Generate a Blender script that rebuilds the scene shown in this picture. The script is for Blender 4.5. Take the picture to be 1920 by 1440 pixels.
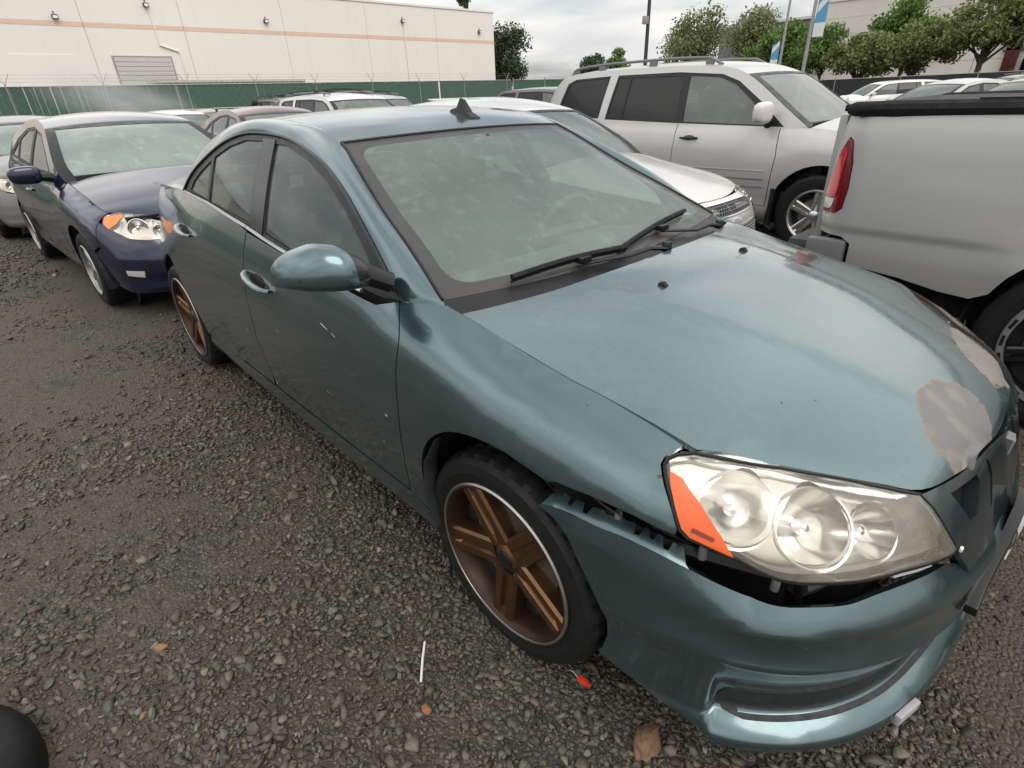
import bpy, bmesh, math, random
import numpy as np
from mathutils import Vector, Matrix
from mathutils.geometry import delaunay_2d_cdt
R_=math.radians
for o in list(bpy.data.objects): bpy.data.objects.remove(o)
SC=bpy.context.scene; COL=SC.collection
# ------------------------------------------------------------------ camera
cam_d=bpy.data.cameras.new('camera'); cam=bpy.data.objects.new('camera',cam_d); COL.objects.link(cam)
def cam_axes(yaw,pitch,roll):
    cy,sy,cp,sp=math.cos(yaw),math.sin(yaw),math.cos(pitch),math.sin(pitch)
    f=Vector((cy*cp,sy*cp,-sp)); r=Vector((sy,-cy,0)); u=r.cross(f)
    cr,sr=math.cos(roll),math.sin(roll)
    return cr*r+sr*u,-sr*r+cr*u,f
_r,_u,_f=cam_axes(2.39584,0.491507,-0.039906)
m=Matrix(((_r.x,_u.x,-_f.x,.82469),(_r.y,_u.y,-_f.y,-1.54965),(_r.z,_u.z,-_f.z,1.46457),(0,0,0,1)))
cam.matrix_world=m
cam_d.sensor_fit='HORIZONTAL'; cam_d.sensor_width=36; cam_d.lens=1004.378/1920*36
cam_d.clip_start=.02; cam_d.clip_end=3000
SC.camera=cam
# ------------------------------------------------------------------ sky, sun, exposure
SUN_EL,SUN_AZ=R_(52),R_(-8)     # azimuth measured from +x towards +y
W=bpy.data.worlds.new('World'); SC.world=W; W.use_nodes=True
nt=W.node_tree; nt.nodes.clear()
def WN(t,**k):
    n=nt.nodes.new(t)
    for a,b in k.items(): setattr(n,a,b)
    return n
wo=WN('ShaderNodeOutputWorld'); bg=WN('ShaderNodeBackground'); sky=WN('ShaderNodeTexSky',sky_type='NISHITA')
sky.sun_disc=False; sky.sun_elevation=SUN_EL; sky.sun_rotation=R_(90)-SUN_AZ; sky.dust_density=3
tc=WN('ShaderNodeTexCoord'); sep=WN('ShaderNodeSeparateXYZ'); nt.links.new(tc.outputs['Generated'],sep.inputs[0])
# cloud deck: project the direction on a plane so the clouds flatten towards the horizon
addz=WN('ShaderNodeMath',operation='ADD'); addz.inputs[1].default_value=.16
mx=WN('ShaderNodeMath',operation='MAXIMUM'); mx.inputs[1].default_value=0.0
nt.links.new(sep.outputs['Z'],mx.inputs[0]); nt.links.new(mx.outputs[0],addz.inputs[0])
dx=WN('ShaderNodeMath',operation='DIVIDE'); dy=WN('ShaderNodeMath',operation='DIVIDE')
nt.links.new(sep.outputs['X'],dx.inputs[0]); nt.links.new(addz.outputs[0],dx.inputs[1])
nt.links.new(sep.outputs['Y'],dy.inputs[0]); nt.links.new(addz.outputs[0],dy.inputs[1])
cmb=WN('ShaderNodeCombineXYZ'); nt.links.new(dx.outputs[0],cmb.inputs[0]); nt.links.new(dy.outputs[0],cmb.inputs[1])
nz1=WN('ShaderNodeTexNoise'); nz1.inputs['Scale'].default_value=.9; nz1.inputs['Detail'].default_value=4; nz1.inputs['Roughness'].default_value=.45; nz1.inputs['Distortion'].default_value=.3
nt.links.new(cmb.outputs[0],nz1.inputs['Vector'])
cr1=WN('ShaderNodeValToRGB'); e=cr1.color_ramp.elements
e[0].position=.28; e[0].color=(.58,.60,.64,1); e[1].position=.62; e[1].color=(1.0,.972,.925,1)
nt.links.new(nz1.outputs['Fac'],cr1.inputs[0])
# openings where the blue sky shows
nz2=WN('ShaderNodeTexNoise'); nz2.inputs['Scale'].default_value=.55; nz2.inputs['Detail'].default_value=6
mp2=WN('ShaderNodeMapping'); mp2.inputs['Location'].default_value=(3.1,1.7,0); nt.links.new(cmb.outputs[0],mp2.inputs[0]); nt.links.new(mp2.outputs[0],nz2.inputs['Vector'])
cr2=WN('ShaderNodeValToRGB'); e=cr2.color_ramp.elements; e[0].position=.36; e[0].color=(.30,.30,.30,1); e[1].position=.50; e[1].color=(1,1,1,1)
nt.links.new(nz2.outputs['Fac'],cr2.inputs[0])
# overcast luminance: brighter overhead than at the horizon
ov=WN('ShaderNodeMapRange'); ov.inputs['From Min'].default_value=0; ov.inputs['From Max'].default_value=.55; ov.inputs['To Min'].default_value=7.0; ov.inputs['To Max'].default_value=15.5
nt.links.new(mx.outputs[0],ov.inputs['Value'])
mulc=WN('ShaderNodeVectorMath',operation='SCALE'); nt.links.new(cr1.outputs['Color'],mulc.inputs[0]); nt.links.new(ov.outputs[0],mulc.inputs['Scale'])
mixs=WN('ShaderNodeMix',data_type='RGBA'); nt.links.new(cr2.outputs['Color'],mixs.inputs['Factor']); nt.links.new(sky.outputs[0],mixs.inputs['A']); nt.links.new(mulc.outputs[0],mixs.inputs['B'])
nt.links.new(mixs.outputs['Result'],bg.inputs['Color']); bg.inputs['Strength'].default_value=.10
nt.links.new(bg.outputs[0],wo.inputs[0])
sun_d=bpy.data.lights.new('sun','SUN'); sun_d.energy=.9; sun_d.angle=R_(35); sun_d.color=(1,.95,.88)
sun=bpy.data.objects.new('sun',sun_d); COL.objects.link(sun)
sd=Vector((math.cos(SUN_EL)*math.cos(SUN_AZ),math.cos(SUN_EL)*math.sin(SUN_AZ),math.sin(SUN_EL)))
sun.rotation_euler=(-sd).to_track_quat('-Z','Y').to_euler(); sun.location=sd*60
vs=SC.view_settings; vs.view_transform='Standard'; vs.look='None'; vs.exposure=0.38; vs.gamma=1; vs.use_curve_mapping=False
SC.cycles.max_bounces=8; SC.cycles.transparent_max_bounces=16; SC.cycles.transmission_bounces=6; SC.cycles.glossy_bounces=4; SC.cycles.diffuse_bounces=3
SC.cycles.caustics_reflective=False; SC.cycles.caustics_refractive=False
# ------------------------------------------------------------------ materials
class NT:
    def __init__(s,name):
        s.m=bpy.data.materials.new(name); s.m.use_nodes=True; s.t=s.m.node_tree; s.b=s.t.nodes['Principled BSDF']; s.out=s.t.nodes['Material Output']
    def n(s,t,**k):
        x=s.t.nodes.new(t)
        for a,b in k.items():
            if a in ('inp',):
                for i,v in b.items(): x.inputs[i].default_value=v
            else: setattr(x,a,b)
        return x
    def l(s,a,b): s.t.links.new(a,b)
    def co(s,kind='Object'): return s.n('ShaderNodeTexCoord').outputs[kind]
    def noise(s,scale,detail=4,rough=.5,vec=None,dist=0):
        x=s.n('ShaderNodeTexNoise'); x.inputs['Scale'].default_value=scale; x.inputs['Detail'].default_value=detail; x.inputs['Roughness'].default_value=rough; x.inputs['Distortion'].default_value=dist
        s.l(vec if vec is not None else s.co(),x.inputs['Vector']); return x.outputs['Fac']
    def ramp(s,fac,stops):
        x=s.n('ShaderNodeValToRGB'); el=x.color_ramp.elements
        while len(el)<len(stops): el.new(.5)
        for i,(p,c) in enumerate(stops):
            el[i].position=p; el[i].color=(c,c,c,1) if not isinstance(c,(tuple,list)) else (*c[:3],1)
        s.l(fac,x.inputs[0]); return x.outputs['Color']
    def mix(s,fac,a,b,blend='MIX'):
        x=s.n('ShaderNodeMix',data_type='RGBA',blend_type=blend)
        for k,v in (('Factor',fac),('A',a),('B',b)):
            if isinstance(v,(int,float)): x.inputs[k].default_value=v if k=='Factor' else (v,v,v,1)
            elif isinstance(v,(tuple,list)): x.inputs[k].default_value=(*v[:3],1)
            else: s.l(v,x.inputs[k])
        return x.outputs['Result']
    def math(s,op,a,b=None,c=None,clamp=False):
        x=s.n('ShaderNodeMath',operation=op,use_clamp=clamp)
        for i,v in enumerate((a,b,c)):
            if v is None: continue
            if isinstance(v,(int,float)): x.inputs[i].default_value=v
            else: s.l(v,x.inputs[i])
        return x.outputs[0]
    def bump(s,h,strength=.3,dist=.01):
        x=s.n('ShaderNodeBump'); x.inputs['Strength'].default_value=strength; x.inputs['Distance'].default_value=dist; s.l(h,x.inputs['Height']); s.l(x.outputs[0],s.b.inputs['Normal']); return x
    def set(s,**k):
        for a,v in k.items():
            a=a.replace('_',' ')
            i=s.b.inputs[a]
            if isinstance(v,(int,float)): i.default_value=v
            elif isinstance(v,(tuple,list)): i.default_value=(*v[:3],1) if len(v)==3 else v
            else: s.l(v,i)
        return s
M={}
def simple(name,col,rough=.5,metal=0,var=.12,scale=6,bump=0,bscale=60,**k):
    t=NT(name); f=t.noise(scale,5,.6)
    c=t.mix(f,tuple(x*(1-var) for x in col),tuple(min(1,x*(1+var)) for x in col))
    t.set(Base_Color=c,Metallic=metal,**k)
    r=t.ramp(t.noise(scale*2.3,4),[(.3,max(0,rough*.8)),(.7,min(1,rough*1.2))]); t.set(Roughness=r)
    if bump: t.bump(t.noise(bscale,4),bump,.004)
    M[name]=t.m; return t.m
def paint(name,col,metal=.5,rough=.32,dust=.12,dustcol=(.30,.27,.23),coat=.8,flake=.25,specks=0):
    t=NT(name); o=t.co()
    v=t.n('ShaderNodeTexVoronoi'); v.inputs['Scale'].default_value=900; t.l(o,v.inputs['Vector'])
    fl=t.mix(v.outputs['Color'],1-flake,1+flake,'MIX'); 
    c=t.mix(1.0,col,t.ramp(v.outputs['Distance'],[(0,1+flake if False else 1.0),(.8,1-flake)]),'MULTIPLY')
    big=t.noise(2.2,6,.65); fine=t.noise(38,5,.7)
    d=t.math('MULTIPLY',t.ramp(big,[(.35,0),(.75,1)]),t.ramp(fine,[(.35,.25),(.7,1)]))
    d=t.math('MULTIPLY',d,dust)
    c=t.mix(d,c,dustcol)
    # rain spots / specks
    sp=t.ramp(t.noise(160,2,.5),[(.73,0),(.77,1)])
    c=t.mix(t.math('MULTIPLY',sp,.25),c,(.05,.05,.045))
    sp2=t.ramp(t.noise(34,2,.4),[(.765,0),(.775,1)]); c=t.mix(t.math('MULTIPLY',sp2,specks),c,(.03,.028,.025))
    st=t.ramp(t.noise(75,3,.6),[(.62,0),(.74,1)]); c=t.mix(t.math('MULTIPLY',t.math('MULTIPLY',st,t.ramp(big,[(.4,0),(.7,1)])),.16),c,(.38,.37,.35))
    t.set(Base_Color=c,Metallic=t.math('MULTIPLY',t.math('SUBTRACT',1,d),metal),Roughness=t.math('ADD',t.math('MULTIPLY',d,.5),rough),Coat_Weight=t.math('SUBTRACT',coat,t.math('MULTIPLY',d,.8)),Coat_Roughness=t.ramp(fine,[(.3,.03),(.8,.14)]))
    M[name]=t.m; return t
def glass(name,tint=(.55,.68,.62),fog=.25,fogcol=(.50,.56,.52),fogscale=9,spots=.5,refl=1.0,rough=.02):
    t=NT(name); t.t.nodes.remove(t.b)
    tr=t.n('ShaderNodeBsdfTransparent'); tr.inputs[0].default_value=(*tint,1)
    df=t.n('ShaderNodeBsdfDiffuse'); df.inputs[0].default_value=(*fogcol,1)
    gl=t.n('ShaderNodeBsdfGlossy'); gl.inputs['Roughness'].default_value=rough
    big=t.noise(1.7,4,.6); fine=t.noise(fogscale,7,.72,dist=.4)
    f=t.math('ADD',t.math('MULTIPLY',t.ramp(big,[(.3,.7),(.7,1)]),fog),t.math('MULTIPLY',t.ramp(fine,[(.52,0),(.66,1)]),spots*.25),clamp=True)
    m1=t.n('ShaderNodeMixShader'); t.l(f,m1.inputs[0]); t.l(tr.outputs[0],m1.inputs[1]); t.l(df.outputs[0],m1.inputs[2])
    fr=t.n('ShaderNodeFresnel'); fr.inputs[0].default_value=1.5
    ff=t.math('MULTIPLY',fr.outputs[0],refl,clamp=True)
    m2=t.n('ShaderNodeMixShader'); t.l(ff,m2.inputs[0]); t.l(m1.outputs[0],m2.inputs[1]); t.l(gl.outputs[0],m2.inputs[2])
    t.l(m2.outputs[0],t.out.inputs[0]); M[name]=t.m; return t.m
simple('black_trim',(.010,.010,.0105),.40,0,.2,Specular_IOR_Level=.35)
simple('frit',(.040,.038,.036),.4,0,.3,9); simple('gloss_black',(.01,.01,.011),.18,0,.2)
simple('rubber',(.0075,.0075,.0075),.66,0,.5,14,.25,90,Specular_IOR_Level=.3)
simple('dark_void',(.006,.006,.006),.9,0)
simple('liner',(.016,.016,.017),.75,0,.3,10,.2,50)
simple('interior',(.075,.077,.076),.85,0,.2)
simple('interior_tan',(.22,.20,.17),.85,0,.15)
simple('chrome',(.75,.75,.76),.14,1,.05)
simple('dull_alloy',(.26,.26,.26),.4,.7,.2); simple('alloy',(.55,.55,.55),.32,.9,.12)
simple('bronze_shaded',(.040,.021,.011),.5,.5,.3,9); simple('bronze',(.170,.088,.042),.36,.85,.22,9)  # darker copy puts the shade behind the spokes into the barrel colour
simple('rim_lip',(.36,.345,.33),.35,.9,.15,20)
simple('brake_disc',(.18,.16,.15),.5,.8,.3,20)
simple('amber_plastic',(.75,.11,.012),.22,0,.12,Coat_Weight=.6)
simple('red_lens',(.50,.010,.014),.12,0,.15,Coat_Weight=.8)
simple('clear_lens',(.62,.60,.58),.15,.3,.08)
simple('white_plastic',(.72,.71,.69),.45,0,.05)
simple('matte_grey',(.16,.16,.16),.6,0,.15)
def pchip(xk,yk,x):
    xk=np.asarray(xk,float);yk=np.asarray(yk,float);x=np.clip(np.asarray(x,float),xk[0],xk[-1])
    h=np.diff(xk);d=np.diff(yk)/h
    if len(xk)==2: return yk[0]+(x-xk[0])*d[0]
    m=np.zeros(len(xk)); m[0]=d[0];m[-1]=d[-1]
    for i in range(1,len(xk)-1):
        if d[i-1]*d[i]>0:
            w1=2*h[i]+h[i-1];w2=h[i]+2*h[i-1]; m[i]=(w1+w2)/(w1/d[i-1]+w2/d[i])
    i=np.clip(np.searchsorted(xk,x,side='right')-1,0,len(xk)-2)
    t=(x-xk[i])/h[i]
    return ((1+2*t)*(1-t)**2*yk[i]+t*(1-t)**2*h[i]*m[i]+t*t*(3-2*t)*yk[i+1]+t*t*(t-1)*h[i]*m[i+1])
def crom(pts,n):
    p=np.asarray(pts,float); k=len(p)
    d=np.r_[0,np.cumsum(np.linalg.norm(np.diff(p,axis=0),axis=1)**.5)]
    out=np.zeros((n,p.shape[1])); q=np.linspace(0,d[-1],n)
    m=np.zeros_like(p); m[1:-1]=(p[2:]-p[:-2])/(d[2:]-d[:-2])[:,None]
    # non-uniform tangents
    for i in range(1,k-1):
        h0=d[i]-d[i-1];h1=d[i+1]-d[i]
        m[i]=((p[i]-p[i-1])/h0*h1+(p[i+1]-p[i])/h1*h0)/(h0+h1)
    m[0]=2*(p[1]-p[0])/(d[1]-d[0])-m[1]; m[-1]=2*(p[-1]-p[-2])/(d[-1]-d[-2])-m[-2]
    i=np.clip(np.searchsorted(d,q,side='right')-1,0,k-2); h=(d[i+1]-d[i])[:,None]; t=((q-d[i])[:,None])/h
    return (1+2*t)*(1-t)**2*p[i]+t*(1-t)**2*h*m[i]+t*t*(3-2*t)*p[i+1]+t*t*(t-1)*h*m[i+1]
class Perim:
    """surface wrapped round a car's right flank: s = length along the plan contour from the nose centre, z = height"""
    def __init__(self,contour,stations,sign=-1,NS=420,NZ=140):
        c=crom(contour,900); L=np.r_[0,np.cumsum(np.linalg.norm(np.diff(c,axis=0),axis=1))]
        self.S=np.linspace(0,L[-1],NS); self.L=L[-1]
        C=np.stack([np.interp(self.S,L,c[:,i]) for i in (0,1)],1); self.C=C
        T=np.gradient(C,axis=0); T/=np.linalg.norm(T,axis=1)[:,None]
        N=np.stack([T[:,1],-T[:,0]],1)   # inward or outward?
        mid=C.mean(0)*[1,0]; 
        if ((C-mid)*N).sum(1).mean()<0: N=-N
        self.N=N
        # stations: list of (x or ('s',s), [(z,off),...]) same count
        ss=[];tab=[]
        for key,sec in stations:
            ss.append(self.sx(key) if not isinstance(key,tuple) else key[1]*self.L if key[1]<=1 else key[1]); tab.append(sec)
        o=np.argsort(ss); ss=np.array(ss)[o]; tab=np.array(tab,float)[o]   # ns,k,2
        K=tab.shape[1]
        Zk=np.stack([pchip(ss,tab[:,k,0],self.S) for k in range(K)],1); Ok=np.stack([pchip(ss,tab[:,k,1],self.S) for k in range(K)],1)
        self.zmin=Zk[:,0]; self.zmax=Zk[:,-1]
        t=np.linspace(0,1,NZ); self.tab=np.zeros((NS,NZ))
        for i in range(NS):
            self.tab[i]=pchip(Zk[i],Ok[i],Zk[i,0]+t*(Zk[i,-1]-Zk[i,0]))
        self.NS=NS;self.NZ=NZ
    def sx(self,x):
        # s of side position x
        C=self.C; j=np.argmax(C[:,0]<=x) if x<C[0,0] else 0
        if j==0: return 0. if x>C[0,0]-.02 else self.L
        a,b=C[j-1,0],C[j,0]; return self.S[j-1]+(self.S[j]-self.S[j-1])*(x-a)/(b-a)
    def P(self,s,z):
        s=np.asarray(s,float);z=np.asarray(z,float)
        fs=np.clip(s/self.L*(self.NS-1),0,self.NS-1.001); i=fs.astype(int); u=fs-i
        zmin=self.zmin[i]*(1-u)+self.zmin[i+1]*u; zmax=self.zmax[i]*(1-u)+self.zmax[i+1]*u
        ft=np.clip((z-zmin)/(zmax-zmin),0,1)*(self.NZ-1); ft=np.clip(ft,0,self.NZ-1.001); j=ft.astype(int); v=ft-j
        T=self.tab
        off=(T[i,j]*(1-v)+T[i,j+1]*v)*(1-u)+(T[i+1,j]*(1-v)+T[i+1,j+1]*v)*u
        C=self.C[i]*(1-u)[...,None]+self.C[i+1]*u[...,None]; N=self.N[i]*(1-u)[...,None]+self.N[i+1]*u[...,None]
        xy=C-N*off[...,None]
        return np.concatenate([xy,z[...,None]],-1)
# ------------------------------------------------------------------ mesh helpers
def new_obj(name,me,mat=None,parent=None):
    o=bpy.data.objects.new(name,me); COL.objects.link(o)
    if mat is not None: me.materials.append(M[mat] if isinstance(mat,str) else mat)
    if parent is not None: o.parent=parent
    return o
def tag(o,label=None,cat=None,group=None,kind=None):
    if label: o['label']=label
    if cat: o['category']=cat
    if group: o['group']=group
    if kind: o['kind']=kind
    return o
def empty(name,loc=(0,0,0),rz=0,label=None,cat=None,group=None):
    o=bpy.data.objects.new(name,None); COL.objects.link(o); o.location=loc; o.rotation_euler=(0,0,rz); o.empty_display_size=.2
    return tag(o,label,cat,group)
def mesh_from(name,verts,faces,mat=None,parent=None,smooth=True,normals=None,angle=None):
    me=bpy.data.meshes.new(name); me.from_pydata([tuple(v) for v in verts],[],faces); me.update()
    if smooth: me.polygons.foreach_set('use_smooth',[True]*len(me.polygons))
    if normals is not None: me.normals_split_custom_set_from_vertices([tuple(n) for n in normals])
    elif smooth and angle:
        me.set_sharp_from_angle(angle=angle)
    return new_obj(name,me,mat,parent)
class MB:
    """collects simple solids, links them as one mesh"""
    def __init__(s): s.v=[];s.f=[]
    def add(s,v,f):
        k=len(s.v); s.v+= [tuple(a) for a in v]; s.f+=[tuple(i+k for i in q) for q in f]; return s
    def box(s,c,d,rot=None):
        x,y,z=(a/2 for a in d); v=[Vector((i*x,j*y,k*z)) for i in(-1,1) for j in(-1,1) for k in(-1,1)]
        if rot is not None: v=[rot@a for a in v]
        v=[a+Vector(c) for a in v]
        return s.add(v,[(0,1,3,2),(4,6,7,5),(0,4,5,1),(2,3,7,6),(0,2,6,4),(1,5,7,3)])
    def box2(s,a,b): return s.box([(p+q)/2 for p,q in zip(a,b)],[abs(p-q) for p,q in zip(a,b)])
    def tube(s,pts,r,n=8,cap=True,flat=None):
        pts=[Vector(p) for p in pts]; rs=r if isinstance(r,(list,tuple)) else [r]*len(pts)
        rings=[]; up=None
        for i,p in enumerate(pts):
            t=(pts[min(i+1,len(pts)-1)]-pts[max(i-1,0)]).normalized()
            if up is None: up=Vector((0,0,1)) if abs(t.z)<.9 else Vector((1,0,0))
            a=t.cross(up)
            if a.length<1e-4: a=t.orthogonal()
            a.normalize(); b=a.cross(t).normalized(); up=b
            fl=1 if flat is None else flat
            rings.append([p+rs[i]*(math.cos(q)*a+math.sin(q)*b*fl) for q in [2*math.pi*k/n for k in range(n)]])
        v=[q for ring in rings for q in ring]; f=[]
        for i in range(len(rings)-1):
            for k in range(n): f.append((i*n+k,i*n+(k+1)%n,(i+1)*n+(k+1)%n,(i+1)*n+k))
        if cap: f.append(tuple(range(n))[::-1]); f.append(tuple((len(rings)-1)*n+k for k in range(n)))
        return s.add(v,f)
    def lathe(s,prof,n=48,axis='y',center=(0,0,0),close=False,a0=0,a1=2*math.pi):
        full=abs(a1-a0-2*math.pi)<1e-6; m=n if full else n+1; v=[]
        for k in range(m):
            a=a0+(a1-a0)*k/n; ca,sa=math.cos(a),math.sin(a)
            for (r,h) in prof:
                if axis=='y': v.append((center[0]+r*ca,center[1]+h,center[2]+r*sa))
                elif axis=='z': v.append((center[0]+r*ca,center[1]+r*sa,center[2]+h))
                else: v.append((center[0]+h,center[1]+r*ca,center[2]+r*sa))
        p=len(prof); f=[]
        for k in range(n):
            k2=(k+1)%m
            for j in range(p-1 if not close else p):
                j2=(j+1)%p; f.append((k*p+j,k*p+j2,k2*p+j2,k2*p+j))
        return s.add(v,f)
    def build(s,name,mat=None,parent=None,smooth=False,bevel=0,angle=R_(35),xf=None):
        me=bpy.data.meshes.new(name); v=s.v if xf is None else [xf@Vector(a) for a in s.v]
        me.from_pydata(v,[],s.f); me.update()
        bm=bmesh.new(); bm.from_mesh(me); bmesh.ops.recalc_face_normals(bm,faces=bm.faces)
        if bevel:
            try: bmesh.ops.bevel(bm,geom=[e for e in bm.edges if len(e.link_faces)==2 and e.calc_face_angle(0)>.5],offset=bevel,segments=2,affect='EDGES',profile=.7)
            except Exception: pass
            smooth=True
        bm.to_mesh(me); bm.free()
        if smooth:
            me.polygons.foreach_set('use_smooth',[True]*len(me.polygons)); me.set_sharp_from_angle(angle=angle)
        return new_obj(name,me,mat,parent)
def inpoly(P,poly):
    x,y=P[:,0],P[:,1]; px=np.asarray(poly,float); n=len(px); c=np.zeros(len(P),bool); j=n-1
    for i in range(n):
        yi,yj,xi,xj=px[i,1],px[j,1],px[i,0],px[j,0]
        t=(yi>y)!=(yj>y)
        with np.errstate(divide='ignore',invalid='ignore'):
            c^=t&(x<(xj-xi)*(y-yi)/(yj-yi+1e-15)+xi)
        j=i
    return c
def resamp(poly,h):
    out=[]; n=len(poly)
    for i in range(n):
        a=np.array(poly[i],float); b=np.array(poly[(i+1)%n],float); k=max(1,int(math.ceil(np.linalg.norm(b-a)/h)))
        for t in range(k): out.append(a+(b-a)*t/k)
    return np.array(out)
def smoothpoly(pts,n=None,closed=False):
    """dense spline through points"""
    return [tuple(p) for p in crom(pts,n or len(pts)*5)]
def panel(name,poly,F,mat,parent,h=.035,holes=(),flange=.012,center=None,mirror=False,flip=False):
    loops=[resamp(poly,h)]+[resamp(q,h) for q in holes]
    verts=[];edges=[]
    for L in loops:
        k=len(verts); verts+=list(L); edges+=[(k+i,k+(i+1)%len(L)) for i in range(len(L))]
    nb=len(verts); B=np.array(verts)
    lo,hi=B.min(0),B.max(0)
    gx,gy=np.meshgrid(np.arange(lo[0]+h*.37,hi[0],h),np.arange(lo[1]+h*.41,hi[1],h)); G=np.stack([gx.ravel(),gy.ravel()],1)
    if len(G):
        k=inpoly(G,loops[0])
        for q in loops[1:]: k&=~inpoly(G,q)
        G=G[k]
    if len(G):
        dmin=np.full(len(G),9.)
        for i in range(0,nb,400): dmin=np.minimum(dmin,np.sqrt(((G[:,None]-B[None,i:i+400])**2).sum(-1)).min(1))
        G=G[dmin>h*.42]
    V2=[Vector(v) for v in verts]+[Vector(g) for g in G]
    r=delaunay_2d_cdt(V2,edges,[],0,1e-6)
    ov=np.array([tuple(v) for v in r[0]]); T=np.array([t for t in r[2] if len(t)==3])
    cen=ov[T].mean(1); k=inpoly(cen,loops[0])
    for q in loops[1:]: k&=~inpoly(cen,q)
    T=T[k]
    P=F(ov); e=2e-3
    du=F(ov+[e,0])-F(ov-[e,0]); dv=F(ov+[0,e])-F(ov-[0,e]); N=np.cross(du,dv); N/=np.maximum(np.linalg.norm(N,axis=1),1e-12)[:,None]
    # triangle orientation from param orientation
    a=ov[T]; ar=(a[:,1,0]-a[:,0,0])*(a[:,2,1]-a[:,0,1])-(a[:,1,1]-a[:,0,1])*(a[:,2,0]-a[:,0,0])
    T=np.where((ar<0)[:,None],T[:,::-1],T)
    if center is None: center=np.array([P[:,0].mean(),0,.45])
    if ((P-center)*N).sum()<0: N=-N; T=T[:,::-1]
    if flip: N=-N; T=T[:,::-1]
    used=np.unique(T); rm=-np.ones(len(ov),int); rm[used]=np.arange(len(used)); P=P[used];N=N[used];T=rm[T]
    verts=list(P); faces=[tuple(t) for t in T]; norms=list(N)
    if flange:
        # boundary edges
        E={}
        for t in T:
            for i in range(3): E[(t[i],t[(i+1)%3])]=1
        bd=[(a,b) for (a,b) in E if (b,a) not in E]
        mp={}; k0=len(verts)
        for a,b in bd:
            for i in (a,b):
                if i not in mp:
                    mp[i]=len(verts); verts.append(P[i]); verts.append(P[i]-N[i]*flange); norms+= [(0,0,0),(0,0,0)]
        for a,b in bd: faces.append((mp[b],mp[a],mp[a]+1,mp[b]+1))
    obs=[mesh_from(name,verts,faces,mat,parent,True,norms)]
    if mirror:
        vm=[(v[0],-v[1],v[2]) for v in verts]; nm=[(n[0],-n[1],n[2]) for n in norms]
        obs.append(mesh_from(name,vm,[f[::-1] for f in faces],mat,parent if not isinstance(mirror,bpy.types.Object) else mirror,True,nm))
    return obs if mirror else obs[0]
def gridsurf(name,F,nu,nv,mat,parent,center=None,flip=False,thick=0):
    u=np.linspace(0,1,nu); v=np.linspace(0,1,nv); UU,VV=np.meshgrid(u,v,indexing='ij'); uv=np.stack([UU.ravel(),VV.ravel()],1)
    P=F(uv); e=1e-3; du=F(np.clip(uv+[e,0],0,1))-F(np.clip(uv-[e,0],0,1)); dv=F(np.clip(uv+[0,e],0,1))-F(np.clip(uv-[0,e],0,1))
    N=np.cross(du,dv); N/=np.maximum(np.linalg.norm(N,axis=1),1e-12)[:,None]
    fs=[(i*nv+j,(i+1)*nv+j,(i+1)*nv+j+1,i*nv+j+1) for i in range(nu-1) for j in range(nv-1)]
    if center is None: center=np.array([P[:,0].mean(),0,.45])
    if (((P-center)*N).sum()<0)!=flip: N=-N; fs=[f[::-1] for f in fs]
    verts=list(P); norms=list(N)
    if thick:
        ring=[i*nv for i in range(nu)]+[(nu-1)*nv+j for j in range(1,nv)]+[i*nv+nv-1 for i in range(nu-2,-1,-1)]+[j for j in range(nv-2,0,-1)]
        k=len(verts)
        for i in ring: verts+= [P[i],P[i]-N[i]*thick]; norms+=[(0,0,0)]*2
        n=len(ring)
        for i in range(n):
            j=(i+1)%n; fs.append((k+2*i,k+2*j,k+2*j+1,k+2*i+1))
    return mesh_from(name,verts,fs,mat,parent,True,norms)
# ------------------------------------------------------------------ wheels
def tyre_mesh(mb,r,rr,w,n=96,tread=.009):
    """tyre around the y axis, outer face towards -y, y=0 at the outer sidewall bulge"""
    h=w
    prof=[(rr-.006,.012,0),(rr+.006,.002,0),(rr+(r-rr)*.4,-.006,0),(rr+(r-rr)*.72,-.002,0),(r-.012,.012,0),(r-.004,.024,1),(r,.045,1),(r-.0005,.06,1),(r-.008,.063,2),(r-.008,.071,2),(r,.074,1),(r+.001,h*.5,1),(r-.008,h*.5+.003,2),(r-.008,h*.5+.011,2),(r,h*.5+.014,1),(r,h-.05,1),(r-.004,h-.02,1),(r-.02,h-.005,0),(rr+.02,h,0),(rr-.006,h-.015,0)]
    v=[];p=len(prof)
    for k in range(n):
        a=2*math.pi*k/n
        for q,y,t in prof:
            d=tread if (t==1 and k%3==0) else 0
            v.append(((q-d)*math.cos(a),y,(q-d)*math.sin(a)))
    f=[(k*p+j,k*p+j+1,((k+1)%n)*p+j+1,((k+1)%n)*p+j) for k in range(n) for j in range(p-1)]
    mb.add(v,f)
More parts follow.
